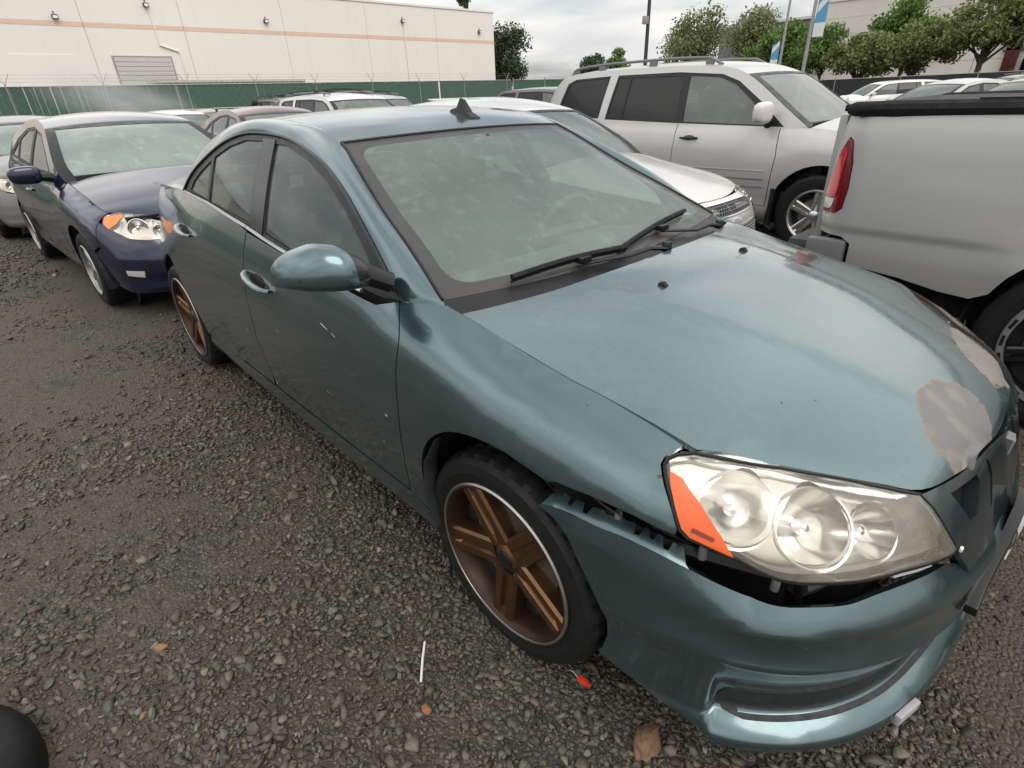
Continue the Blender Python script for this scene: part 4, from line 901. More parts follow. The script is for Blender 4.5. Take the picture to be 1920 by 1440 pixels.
# ------------------------------------------------------------------ other vehicles: shared body builder
CAB=[(0,.11),(.055,.06),(.14,.03),(.23,.028),(.36,.012),(.52,0),(.67,.004),(.78,.018),(.87,.038),(.93,.058),(1,.09)]
FEN=[(0,.08),(.065,.05),(.17,.025),(.27,.015),(.43,.006),(.60,0),(.76,.004),(.84,.018),(.91,.045),(.955,.09),(1,.15)]
NOS=[(0,.06),(.08,.01),(.20,.012),(.33,.0),(.48,.0),(.60,.012),(.70,.03),(.80,.06),(.88,.10),(.95,.16),(1,.24)]
TAI=[(0,.09),(.06,.04),(.14,.02),(.25,.0),(.40,.0),(.52,.02),(.66,.03),(.78,.04),(.88,.06),(.95,.10),(1,.16)]
class GCar:
    def __init__(g,name,sp,loc,rz,paintm,label,cat='car',group=None,h=.06,far=False,glassm='car_glass'):
        g.sp=sp; g.h=h; g.far=far
        S=sp; wb,fo,ro,w=S['wb'],S['fo'],S['ro'],S['w']
        def mx(x): return x*fo/.93 if x>0 else (x*wb/2.852 if x>-2.852 else -wb+(x+2.852)*ro/1.008)
        box=S.get('box',0)
        C=[(mx(x),y*w/.893) for x,y in HC]
        if box: C=[(x,math.copysign(w*min(1,(abs(y)/w)**(1-box)),y) if x>0.2 or x<-wb-.2 else y) for x,y in C]
        zl=S.get('zlow',.18); zt=S['top']    # list (x, ztop)
        tx=[a for a,_ in zt][::-1]; tz=[b for _,b in zt][::-1]
        ZT=lambda x: float(pchip(tx,tz,np.array([x]))[0]); g.ZT=ZT
        def secf(base,x): t=ZT(x); return [(zl+(t-zl)*a,o) for a,o in base]
        xc=S['cowl']
        nk=S.get('nk',1); NS_=[(a,o*nk) for a,o in NOS]
        st=[(fo*.925,secf(NS_,fo*.925)),(fo*.70,secf(NS_,fo*.70)),(fo*.43,secf(FEN,fo*.43)),(0,secf(FEN,0)),(xc+.05,secf(FEN,xc+.05)),(xc-.25,secf(CAB,xc-.25)),(-wb*.5,secf(CAB,-wb*.5)),(-wb*.8,secf(CAB,-wb*.8)),(-wb,secf(CAB,-wb)),(-wb-ro*.6,secf(CAB if S['kind']!='sedan' else FEN,-wb-ro*.6)),(-wb-ro*.995,secf(TAI,-wb-ro*.995))]
        g.P=P=Perim(C,st,NS=300,NZ=90); F=lambda uv: P.P(uv[:,0],uv[:,1]); g.F=F
        root=g.root=empty(name,loc,rz,label,cat,group); sx=P.sx
        def mir(F_): return lambda uv: F_(uv)*[1,-1,1]
        def both(nm,poly,mat,**k):
            k.setdefault('flange',.012); hh=k.pop('h',h)
            a=panel(nm,poly,F,mat,k.pop('parent',root),hh,**k); b=panel(nm,poly,mir(F),mat,root,hh,**k); return a,b
        g.both=both; g.mir=mir
        r=S['wr']; ra=r+S.get('agap',.055); zc=r
        def arch(cx,a0,a1,n=22): return [(sx(cx+ra*math.cos(a)),zc+ra*1.02*math.sin(a)) for a in np.linspace(a0,a1,n)]
        zs=S.get('sill',.36); xf,xB,xr=S['seams']; top=lambda x,d=0: (sx(x),ZT(x)-d)
        def bez(p,n=8): return smoothpoly(p,n)
        seamf=[top(xf,.0),(sx(xf+.03),ZT(xf)-.25),(sx(xf),zs)]
        xe=S.get('fend',.46)*fo/.93      # front end of fender at the lamp
        aF=arch(0,R_(-2),R_(182)); aR=arch(-wb,R_(-2),R_(182))
        zb_=S.get('bsplit',.50)
        fend=[p for p in aF if p[1]>zb_ or p[0]>sx(0)]
        # arch runs from front (small s) to rear (large s)
        pf=[(sx(xe),zb_+.06)]+fend+[(sx(-ra)+.01,zs-.02),(sx(xf)-.004,zs-.02)]+[(a-.004,b) for a,b in seamf[::-1]]+[top(x) for x in np.linspace(xf+.03,xe,8)]
        both('fender',pf,paintm,h=h*.8)
        g.fd=both('front_door',[(a+.004,b) for a,b in seamf]+[(sx(xB)-.004,zs)]+[top(x) for x in np.linspace(xB+.004,xf-.02,6)],paintm)
        rds=S.get('rds',[(xr,.0),(xr+.02,.25),(xr+.10,.42)])
        rd=[(sx(xr),ZT(xr)),(sx(xr-.01),ZT(xr)-.2),(sx(-wb+ra+.03 if xr<-wb+ra else xr),zc+ra*.55),(sx(max(-wb+ra+.03,xr)),zs)]
        g.rd=both('rear_door',rd+[(sx(xB)+.004,zs)]+[top(x) for x in np.linspace(xB-.004,xr+.02,6)],paintm)
        xt=-wb-ro
        qp=[(sx(-wb+ra),zs-.02)]+[(a+.005,b) for a,b in rd[::-1]]+[top(x) for x in np.linspace(xr-.03,xt+.10,10)]+[(sx(xt+.07),zb_+.12),(sx(-wb-ra)+.01,zb_)]+[p for p in aR if p[1]>zb_ or p[0]<sx(-wb)][::-1]
        both('quarter_panel',qp,paintm)
        both('rocker_panel',[(sx(-ra)-.0,zs-.006),(sx(-wb+ra),zs-.006),(sx(-wb+ra),zl+.005),(sx(-ra),zl+.005)],S.get('lowmat',paintm))
        bm_=S.get('bumpmat',paintm)
        zn=lambda s_: np.interp(s_,P.S,P.zmax)
        bt=S['btop']     # list (s, z): upper edge of the front bumper from centre to the arch
        g.xe=sx(xe)
        both('front_bumper',bt+[(sx(xe)-.006,bt[-1][1]+.012),(sx(xe)-.006,zb_+.05)]+[p for p in aF if p[1]<=zb_ and p[0]<sx(0)][::-1]+[(sx(ra)-.005,zl+.01),(.0,zl+.01)],bm_,h=h*.7)
        both('rear_bumper',[(sx(-wb-ra)+.012,zb_-.01),(sx(xt+.07),zb_+.11),(P.L-.001,zb_+.15),(P.L-.001,zl+.02),(sx(-wb-ra),zl+.02)],bm_)
        both('tailgate',[(sx(xt+.06),zb_+.13),(sx(xt+.09),ZT(xt)-.0),(P.L-.001,ZT(xt)),(P.L-.001,zb_+.16)],paintm)
        both('tail_light',[(sx(xt+.20),ZT(xt)-.05),(sx(xt+.03),ZT(xt)-.06),(sx(xt+.03)+.22,ZT(xt)-.08),(sx(xt+.03)+.2,ZT(xt)-.24),(sx(xt+.12),ZT(xt)-.25)],'red_lens') if False else None
        # bonnet
        n=22; xs=np.r_[np.linspace(xc,fo*.43,n-6),np.linspace(fo*.43,fo*S.get('hoodx',.74),7)[1:]]
        ed=np.array([P.P(np.array([sx(x)]),np.array([ZT(x)]))[0] for x in xs]); ed[:,1]=np.abs(ed[:,1])-.004; k_=np.arange(len(xs))
        hc=S.get('crown',.06); P0=P.P(np.array([.0]),np.array([float(P.zmax[0])]))[0]; hb=P0[0]-ed[-1,0]-.004; hn_=P0[2]-ed[-1,2]-.006
        def FHd(uv):
            t=uv[:,0]*(len(xs)-1); e=np.stack([pchip(k_,ed[:,i],t) for i in range(3)],1); w_=uv[:,1]*2-1; k=1-np.abs(w_)**2.4; u=uv[:,0]
            return np.stack([e[:,0]+(hb*u**2+S.get('cb',.10)*(1-u)**2)*(1-w_*w_),e[:,1]*w_,e[:,2]+k*hc*(1-u**3)+(1-w_*w_)*(.006+hn_*u**2)],1)
        g.FHd=FHd
        hoodo=gridsurf('hood',FHd,26,24,paintm,root,center=np.array([0,0,.3]),thick=.012)
        # greenhouse
        zr,yr=S['roof'],S['yr']; A=S['A']; # A: outline of the greenhouse side, (x,z) from cowl base over the roof edge to the rear base
        xs_=np.linspace(xc-.02,A[-1][0]-.02,40)[::-1]; yb_=np.array([P.P(np.array([sx(x)]),np.array([ZT(x)]))[0][1] for x in xs_]); zb2=np.array([ZT(x) for x in xs_])
        def FGc(uv,ins=0):
            x,z=uv[:,0],uv[:,1]; y0=np.interp(x,xs_,yb_); z0=np.interp(x,xs_,zb2); d=(z-z0)/(zr-z0)
            return np.stack([x,y0+(-yr-y0)*(.8*d+.2*d*d)*1.0+ins,z],1)
        g.FG=FGc
        As=smoothpoly(A,36); base=[(x,ZT(x)-.004) for x in np.linspace(A[-1][0],A[0][0],10)]
        outl=As+base[1:-1]
        dlo=S['dlo']
        for q in (0,1):
            T=(lambda f:f) if q==0 else mir
            panel('cabin_side',outl,T(lambda uv: FGc(uv)),paintm,root,h,holes=dlo,flange=.01)
            for i,dl_ in enumerate(dlo):
                gl=S['glass'][i]
                panel('window_frame',dl_,T(lambda uv: FGc(uv,.004)),'black_trim',root,h,holes=gl,flange=.006)
                for p_ in gl: panel('side_window',p_,T(lambda uv: FGc(uv,.010)),S.get('sideglass',glassm) if not (S.get('tint') and p_[0][0]<S['tint']) else 'tint_glass',root,.12,flange=0)
        Ea=np.array([FGc(np.array([p]))[0] for p in As]); ka=np.arange(len(As))
        iH=min(range(len(As)),key=lambda i:(As[i][0]-S['hdr'][0])**2+(As[i][1]-S['hdr'][1])**2); iR=min(range(len(As)),key=lambda i:(As[i][0]-S['rhd'][0])**2+(As[i][1]-S['rhd'][1])**2)
        def loft(i0,i1,bx,bz):
            def Fl(uv):
                t=i0+(i1-i0)*uv[:,0]; e=np.stack([pchip(ka,Ea[:,i],t) for i in range(3)],1); w_=uv[:,1]*2-1; k=1-w_*w_; u=uv[:,0]
                return np.stack([e[:,0]+bx(u)*k,np.abs(e[:,1])*w_,e[:,2]+bz(u)*k],1)
            return Fl
        g.FWs=loft(0,iH,lambda u:.10-.02*u,lambda u:-.0+.02*u+.02*np.sin(math.pi*u))
        ws_=gridsurf('windshield',g.FWs,14,20,S.get('wsglass',glassm),root,center=np.array([-1,0,0.]))
        rows=[(0,1,.0,.07),(0,1,.94,1.0)]
        for a,b in ((0,.055),(.945,1.)): gridsurf('printed_border',lambda uv,a=a,b=b: g.FWs(np.stack([uv[:,0],a+(b-a)*uv[:,1]],1))+[.002,0,.003],14,3,'black_trim',ws_,center=np.array([-1,0,0.]))
        for a,b in ((0,.08),(.93,1.)): gridsurf('printed_border',lambda uv,a=a,b=b: g.FWs(np.stack([a+(b-a)*uv[:,0],uv[:,1]],1))+[.002,0,.003],3,20,'black_trim',ws_,center=np.array([-1,0,0.]))
        g.FRf=loft(iH,iR,lambda u:.08*(1-u)-.05*u,lambda u:.02+.03*np.sin(math.pi*np.clip(u,.0,1))**.7)
        g.roofo=gridsurf('roof',g.FRf,20,20,paintm,root,center=np.array([-1.5,0,.5]),thick=.01)
        gridsurf('rear_window',loft(iR,len(As)-1,lambda u:-.05-.03*u,lambda u:.02),10,14,'tint_glass' if S.get('tint') else glassm,root,center=np.array([-wb*.7,0,.5]))
        if S['kind']=='sedan':
            xd=np.linspace(A[-1][0]+.02,xt+.10,10); edk=np.array([P.P(np.array([sx(x)]),np.array([ZT(x)]))[0] for x in xd]); kd=np.arange(10)
            def FD(uv):
                t=uv[:,0]*9; e=np.stack([pchip(kd,edk[:,i],t) for i in range(3)],1); w_=uv[:,1]*2-1; k=1-w_*w_
                return np.stack([e[:,0]-.10*k,np.abs(e[:,1])*w_,e[:,2]+.025*k],1)
            gridsurf('trunk_lid',FD,12,16,paintm,root,center=np.array([-wb,0,.3]),thick=.01)
        # cowl, inner body, floor, liners
        b=MB(); b.box2((xc-.25,-w*.80,.5),(xc+.16,w*.80,ZT(xc)-.02)); b.build('cowl_panel','black_trim',root)
        b=MB(); b.box2((xc,-w*.68,.30),(fo*.62,w*.68,ZT(0.2)-.10)); b.box2((xt+.25,-w*.72,.3),(A[-1][0]+.1,w*.72,ZT(xt)-.08)); b.box2((xt+.12,-w*.8,zl+.03),(fo*.7,w*.55,zl+.1)); b.build('inner_body','dark_void',root)
        b=MB(); b.box2((-wb+.1,-w*.82,zl+.06),(xc,w*.82,zs+.12)); b.build('cabin_floor','interior',root)
        im=S.get('intm','interior')
        for cy in (-.38,.38):
            b=MB(); b.box((xc-.95,cy,zs+.28),(.48,.46,.2)); b.box((xc-1.22,cy,zs+.55),(.14,.44,.55),Matrix.Rotation(R_(-14),3,'Y')); s_=b.build('front_seat',im,root,bevel=.04)
            b=MB(); b.box((xc-1.32,cy,zs+.90),(.09,.26,.17)); b.build('headrest',im,s_,bevel=.03)
        b=MB(); b.box((-wb+.55,0,zs+.5),(.3,w*1.5,.6)); b.build('rear_bench',im,root,bevel=.05)
        b=MB(); b.box((xc-.25,0,ZT(xc)-.14),(.5,w*1.55,.22)); b.build('dashboard',im,root,bevel=.04)
        b=MB(); b.lathe([(.18+.013*math.cos(a),.013*math.sin(a)) for a in np.linspace(0,2*math.pi,7)[:-1]],24,'x',close=True); b.box((0,0,0),(.04,.32,.04)); b.build('steering_wheel','interior',root,True,xf=Matrix.Translation((xc-.55,.37,ZT(xc)-.02))@Matrix.Rotation(R_(22),4,'Y'))
        for cx in (0,-wb):
            for sg in (-1,1):
                b=MB(); b.lathe([(ra+.01,.2*-sg),(ra+.01,.0)],18,'y',center=(cx,(w-.03)*sg,zc),a0=R_(-15),a1=R_(195)); b.lathe([(.03,.2*-sg),(ra+.01,.2*-sg)],18,'y',center=(cx,(w-.03)*sg,zc)); b.build('wheel_arch_liner','liner',root,True)
                if not far or sg<0: wheel(root,(cx,(w-.025)*sg,zc),sg,r,S['rr'],.20,S.get('style','five'),S.get('rim','alloy'),'alloy',S.get('nsp',5),.2+cx,cheap=True)
    def mirrors(g,x,mat,sz=(.09,.21,.13),lift=.06,sides=(-1,1)):
        for sg in sides:
            p=g.FG(np.array([[x,g.ZT(x)+.03]]))[0]; y=abs(p[1])
            b=MB(); vv_=[];nq=16
            for i in range(nq+1):
                ph=-math.pi/2+math.pi*i/nq
                for j in range(20):
                    th=2*math.pi*j/20; e_=.62; sp_=lambda v: math.copysign(abs(v)**e_,v)
                    X=sp_(math.cos(ph))*sp_(math.cos(th)); Z=sp_(math.cos(ph))*sp_(math.sin(th)); Y=sp_(math.sin(ph))
                    vv_.append((x+.02+sz[0]/2*X*(1 if X>0 else .6)-.03*(Y*.5+.5),sg*(y+.06+sz[1]/2+sz[1]/2*Y),g.ZT(x)+lift+sz[2]/2*Z*(1-.12*(Y+1)/2)))
            b.add(vv_,[(i*20+j,i*20+(j+1)%20,(i+1)*20+(j+1)%20,(i+1)*20+j) for i in range(nq) for j in range(20)]); o=b.build('door_mirror',mat,g.root,True,angle=R_(60))
            b=MB(); b.tube([(x,sg*(y-.01),g.ZT(x)+.02),(x+.01,sg*(y+.09),g.ZT(x)+lift-.02)],[.04,.03],8); b.build('mirror_arm','black_trim',o,True)
            b=MB(); b.box((x+.004-sz[0]*.3,sg*(y+.06+sz[1]/2),g.ZT(x)+lift),(.006,sz[1]*.75,sz[2]*.66)); b.build('mirror_glass','chrome',o,bevel=.002)
    def handles(g,xs,z,mat,L=.19):
        for i,x in enumerate(xs):
            d=(g.fd,g.rd)[i]
            for sg,par in ((-1,d[0]),(1,d[1])):
                zz=z[i]; q=[]
                for t in np.linspace(0,1,7):
                    p=g.P.P(np.array([g.P.sx(x-L*t)]),np.array([zz]))[0]; q.append((p[0],(abs(p[1])+.006+.024*math.sin(math.pi*t)**.5)*sg,p[2]))
                b=MB(); b.tube(q,.014,8,flat=.7); b.build('door_handle',mat,par,True)
                el=[(g.P.sx(x-L*.5)+L*.34*math.cos(a),zz+.026*math.sin(a)) for a in np.linspace(0,2*math.pi,14)[:-1]]
                F_=(lambda uv: (g.F(uv)-[0,.002,0])) if sg<0 else (lambda uv: (g.F(uv)-[0,.002,0])*[1,-1,1])
                panel('handle_recess',el,F_,'matte_grey' if mat!='black_trim' else g.root.children[0].data.materials[0],par,.04,flange=.003)
    def wipers(g):
        W_=lambda u,w: Vector(g.FWs(np.array([[u,w]]))[0])+Vector((.01,0,.012))
        for a,b_,c in (((.03,.28),(.03,.05),(.05,.30)),((.03,.62),(.04,.36),(.05,.70))):
            b=MB(); b.tube([W_(-.0,a[1]),W_(.04,(a[1]+b_[1])/2+.02)],.008,6); arm=b.build('wiper_arm','black_trim',g.root,True)
            b=MB(); b.tube([W_(b_[0],b_[1]),W_(.05,(b_[1]+c[1])/2),W_(c[0],c[1])],.007,6); b.build('wiper_blade','rubber',arm,True)
    def onperim(g,name,poly,mat,out=.004,h=.03,flange=.01,parent=None,mirror=True,holes=()):
        def Fo(uv):
            i=np.clip((uv[:,0]/g.P.L*(g.P.NS-1)).astype(int),0,g.P.NS-1); return g.F(uv)+np.concatenate([g.P.N[i],np.full((len(uv),1),.25)],1)*out
        a=panel(name,poly,Fo,mat,parent[0] if parent else g.root,h,flange=flange,holes=holes)
        b=panel(name,poly,g.mir(Fo),mat,parent[1] if parent else g.root,h,flange=flange,holes=holes) if mirror else None
        return (a,b)
glass('car_glass',(.50,.60,.56),.30,(.40,.46,.43),6,.4)
glass('foggy_glass',(.40,.50,.46),.55,(.42,.50,.46),5,.6)
glass('tint_glass',(.035,.037,.037),.05,(.10,.10,.10),6,.1)
# ------------------------------------------------------------------ parked vehicles
paint('navy_paint',(.007,.009,.045),.4,.20,.03,(.17,.16,.15),1.0)
paint('white_paint',(.66,.645,.62),.0,.30,.22,(.46,.43,.38),.8)
paint('silver_paint',(.53,.525,.51),.25,.36,.14,(.40,.38,.35),.7)
paint('truck_silver',(.50,.50,.49),.25,.40,.10,(.36,.34,.32),.6)
paint('maroon_paint',(.10,.020,.024),.4,.3,.2,(.2,.17,.16),.9)
paint('grey_paint',(.13,.125,.12),.6,.32,.2,(.2,.18,.16),.9)
paint('black_paint',(.012,.012,.013),.2,.25,.2,(.15,.14,.13),1.0)
paint('tan_paint',(.36,.31,.25),.4,.35,.2,(.35,.31,.26),.8)
paint('bright_white',(.78,.77,.75),.0,.28,.08,(.5,.47,.42),.8)
def sedan(k=1.0,**o):
    S=dict(kind='sedan',wb=2.65,fo=.88,ro=1.0,w=.8875,wr=.31,rr=.205,cowl=-.36,roof=1.44,yr=.575,
     top=[(.88,.695),(.62,.745),(.38,.80),(0,.90),(-.36,.965),(-.6,.972),(-1.3,1.01),(-2.0,1.05),(-2.65,1.085),(-3.2,1.075),(-3.65,1.03)],
     seams=(-.52,-1.50,-2.36),btop=[(.0,.55),(.34,.55),(.45,.60),(.60,.595),(.74,.612),(.88,.66),(.985,.72)],bsplit=.50,crown=.055,
     A=[(-.38,.968),(-.72,1.165),(-1.10,1.345),(-1.35,1.405),(-1.8,1.435),(-2.2,1.405),(-2.6,1.275),(-2.95,1.13),(-3.06,1.085)],hdr=(-1.10,1.345),rhd=(-2.2,1.405),
     dlo=[[(-.64,.995),(-.90,1.17),(-1.2,1.318),(-1.6,1.375),(-1.95,1.36),(-2.3,1.27),(-2.56,1.12),(-2.0,1.075),(-1.3,1.03)]],
     glass=[[[(-.74,1.01),(-.93,1.155),(-1.22,1.295),(-1.50,1.345),(-1.45,1.058),(-1.1,1.032)],[(-1.54,1.066),(-1.60,1.352),(-1.93,1.336),(-2.18,1.262),(-2.12,1.10)],[(-2.17,1.105),(-2.225,1.245),(-2.30,1.22),(-2.44,1.125)]]])
    S.update(o); return S
simple('amber_pale',(.70,.22,.06),.2,0,.2,Coat_Weight=.6)
def front_lamps(g,poly,amber,bowls,housing='lens_reflector'):
    mxs=max(q[0] for q in poly); kk=lambda pl_: [(a*(1+(((g.xe-.010)/mxs)-1)*min(1,max(0,(a-.6)/(mxs-.6)))),b) for a,b in pl_]; poly=kk(poly); amber=kk(amber) if amber else None
    a=g.onperim('headlight',poly,'headlight_lens',.006,.03,.01); cs=np.mean([p[0] for p in poly]); cz=np.mean([p[1] for p in poly])
    g.onperim('lamp_housing',poly,housing,-.018,.05,0,parent=a)
    if amber: g.onperim('turn_signal',amber,'amber_pale',.008,.03,.006,parent=a)
    for i,sg in enumerate((-1,1)):
        for s,z,r in bowls:
            p=g.F(np.array([[s,z]]))[0]; n=g.P.N[int(s/g.P.L*(g.P.NS-1))]; p=Vector((p[0]+n[0]*-.002,(p[1]+n[1]*-.002)*-sg,p[2])); d=Vector((.9,-.3*-sg,.08)).normalized(); q=Vector((1,0,0)).rotation_difference(d).to_matrix().to_4x4()
            b=MB(); b.lathe([(r*t**.5,-.035*(1-t)) for t in np.linspace(.02,1,8)]+[(r*1.08,.002),(r*1.16,-.004)],28,'x'); b.build('reflector_bowl','chrome',a[i],True,xf=Matrix.Translation(p)@q)
            b=MB(); b.lathe([(.001,.006),(r*.25,.0),(r*.3,-.03)],14,'x'); b.build('bulb_shield','alloy',a[i],True,xf=Matrix.Translation(p)@q)
    return a
# navy sedan behind the teal one
el=GCar('sedan_car',sedan(wsglass='foggy_glass',style='thin',nsp=9,rim='dull_alloy'),(-4.86,-.21,0),R_(3.37),'navy_paint','navy blue sedan with fogged windshield right behind the teal sedan','car',h=.05)
el.mirrors(-.66,'navy_paint',(.11,.22,.15),.055); el.handles([-1.27,-2.18],[.86,.90],'navy_paint'); el.wipers()
front_lamps(el,[(1.00,.765),(.96,.785),(.80,.765),(.60,.725),(.42,.690),(.40,.640),(.44,.605),(.60,.598),(.74,.615),(.88,.665),(.97,.72)],[(.995,.763),(.965,.779),(.90,.772),(.88,.715),(.91,.685),(.96,.720)],[(.68,.680,.060),(.50,.650,.040)])
el.onperim('nose_panel',[(.0,.555),(.33,.555),(.40,.60),(.39,.69),(.20,.715),(.0,.72)],'navy_paint',.001,.05)
el.onperim('upper_grille',[(.0,.60),(.24,.605),(.30,.65),(.26,.675),(.0,.68)],'grille_black',.006,.05)
el.onperim('fog_lamp_bezel',[(.66,.30),(.84,.33),(.85,.40),(.64,.39)],'black_trim',.002,.05); el.onperim('fog_lamp',[(.69,.325),(.82,.345),(.82,.385),(.68,.375)],'clear_lens',.005,.05)
el.onperim('lower_grille_or_shade',[(.0,.26),(.50,.26),(.56,.33),(.52,.40),(.0,.42)],'grille_black',.002,.05)
el.onperim('chrome_trim',[(.0,.405),(.52,.395),(.52,.403),(.0,.413)],'chrome',.006,.05,.004)
# grey sedan at the left edge
gy=GCar('sedan_car',sedan(wsglass='foggy_glass',bumpmat='matte_grey',style='thin',nsp=9,w=.90),(-9.45,-.62,0),R_(3),'grey_paint','grey brown sedan behind the navy sedan at the left edge','car',h=.08)
gy.mirrors(-.66,'grey_paint'); gy.wipers()
front_lamps(gy,[(1.00,.755),(.96,.775),(.80,.755),(.60,.725),(.45,.69),(.45,.62),(.60,.60),(.88,.655)],None,[(.72,.69,.055)])
gy.onperim('nose_panel',[(.0,.555),(.36,.555),(.44,.60),(.44,.69),(.20,.715),(.0,.72)],'grey_paint',.001,.05); gy.onperim('upper_grille',[(.0,.60),(.30,.605),(.34,.65),(.0,.68)],'grille_black',.006,.05)
# white sedan beside the teal car
ch=GCar('sedan_car',sedan(wb=2.85,fo=.98,ro=1.03,w=.892,cowl=-.28,yr=.56,roof=1.42,nk=.72,bow=.05,crown=.075,hoodx=.80,
   top=[(.98,.79),(.70,.835),(.42,.87),(0,.925),(-.28,.965),(-.55,.975),(-1.4,1.01),(-2.2,1.05),(-2.85,1.085),(-3.4,1.075),(-3.88,1.03)],
   A=[(-.31,.968),(-.62,1.16),(-.98,1.335),(-1.25,1.40),(-1.7,1.425),(-2.2,1.40),(-2.65,1.275),(-3.05,1.13),(-3.2,1.085)],hdr=(-.98,1.335),rhd=(-2.2,1.40),
   dlo=[[(-.55,.995),(-.82,1.17),(-1.12,1.31),(-1.6,1.365),(-2.05,1.35),(-2.4,1.26),(-2.66,1.12),(-2.0,1.075),(-1.3,1.03)]],
   glass=[[[(-.66,1.01),(-.86,1.155),(-1.14,1.29),(-1.50,1.335),(-1.45,1.058),(-1.1,1.032)],[(-1.54,1.066),(-1.60,1.342),(-2.02,1.326),(-2.30,1.25),(-2.25,1.105)]]],seams=(-.46,-1.50,-2.42),
   btop=[(.0,.52),(.34,.52),(.47,.64),(.70,.652),(.90,.695),(1.02,.77)]),(-1.78,2.08,0),0,'white_paint','dusty white sedan with black honeycomb grille parked between the teal sedan and silver pickup','car',h=.05)
ch.mirrors(-.56,'white_paint',sides=(-1,)); ch.wipers()
zmx=lambda a_: float(np.interp(a_,ch.P.S,ch.P.zmax))-.002
ch.onperim('nose_panel',[(.0,.525),(.35,.525),(.45,.60),(.50,.66)]+[(a_,zmx(a_)) for a_ in (.50,.42,.34,.25,.16,.08,.0)],'white_paint',.001,.04)
front_lamps(ch,[(1.03,zmx(1.03)),(.98,zmx(.98)),(.80,zmx(.8)),(.62,zmx(.62)),(.505,zmx(.505)),(.505,.665),(.56,.655),(.70,.655),(.90,.70)],None,[(.80,.735,.032),(.60,.71,.028)])
up=[(.0,.712),(.36,.718),(.43,.755),(.41,.775),(.2,.782),(.0,.783)]; lo=[(.0,.535),(.30,.54),(.38,.60),(.40,.635),(.0,.625)]
gu=ch.onperim('upper_grille',up,'grille_black',.004,.05); gl_=ch.onperim('lower_grille_or_shade',lo,'grille_black',.004,.05)
def mesh_grille(g,poly,par,name,mat,pitch=.03,out=.012):
    for sg,pp in ((-1,par[0]),(1,par[1])):
        b=MB(); P_=np.array(poly); lo_,hi_=P_.min(0),P_.max(0)
        row=0; z=lo_[1]
        while z<hi_[1]:
            s=lo_[0]+(pitch/2 if row%2 else 0)
            while s<hi_[0]:
                c_=[(s+pitch*.5*math.cos(a),z+pitch*.36*math.sin(a)) for a in [R_(30+60*i) for i in range(6)]]
                if inpoly(np.array([(s,z)]),poly)[0]:
                    q=g.F(np.array(c_)); i=int(np.clip(s/g.P.L*(g.P.NS-1),0,g.P.NS-1)); n=g.P.N[i]
                    q=[Vector((p[0]+n[0]*out,(p[1]+n[1]*out)*-sg,p[2])) for p in q]
                    for k in range(6): b.tube([q[k],q[(k+1)%6]],.0022,4,cap=False)
                s+=pitch
            z+=pitch*.58; row+=1
        b.build(name,mat,pp)
mesh_grille(ch,up,gu,'honeycomb','matte_grey'); mesh_grille(ch,lo,gl_,'honeycomb','alloy')
def ring(poly,d):
    c_=np.mean(poly,0); out=[]
    n=len(poly)
    for i in range(n):
        a_,b_,e_=np.array(poly[i-1]),np.array(poly[i]),np.array(poly[(i+1)%n]); t1=(b_-a_)/np.linalg.norm(b_-a_); t2=(e_-b_)/np.linalg.norm(e_-b_); nn2=np.array([t1[1]+t2[1],-(t1[0]+t2[0])]); nn2/=np.linalg.norm(nn2); nn2*=1 if (b_-c_)@nn2>0 else -1; q_=b_+nn2*d; out.append((max(0,q_[0]),q_[1]))
    return out
for pl_ in (up,lo):
    pin=[(max(.003,a_),b_) for a_,b_ in pl_]; ch.onperim('chrome_surround',ring(pin,.010),'chrome',.012,.03,.012,holes=[pin])
c0=Vector(ch.F(np.array([[.0,.66]]))[0]); b=MB()   # cross shaped badge
xh=[(-.085,-.012),(-.075,.022),(-.028,.022),(-.030,.034),(.034,.034),(.032,.022),(.080,.022),(.085,-.012),(.028,-.012),(.026,-.026),(-.034,-.026),(-.032,-.012)]
n=len(xh); v=[c0+Vector((.022,y,z)) for y,z in xh]+[c0+Vector((.002,y,z)) for y,z in xh]; b.add(v,[tuple(range(n)),tuple(range(2*n-1,n-1,-1))]+[(i,(i+1)%n,n+(i+1)%n,n+i) for i in range(n)]); b.build('cross_badge','white_plastic',ch.root,bevel=.002)
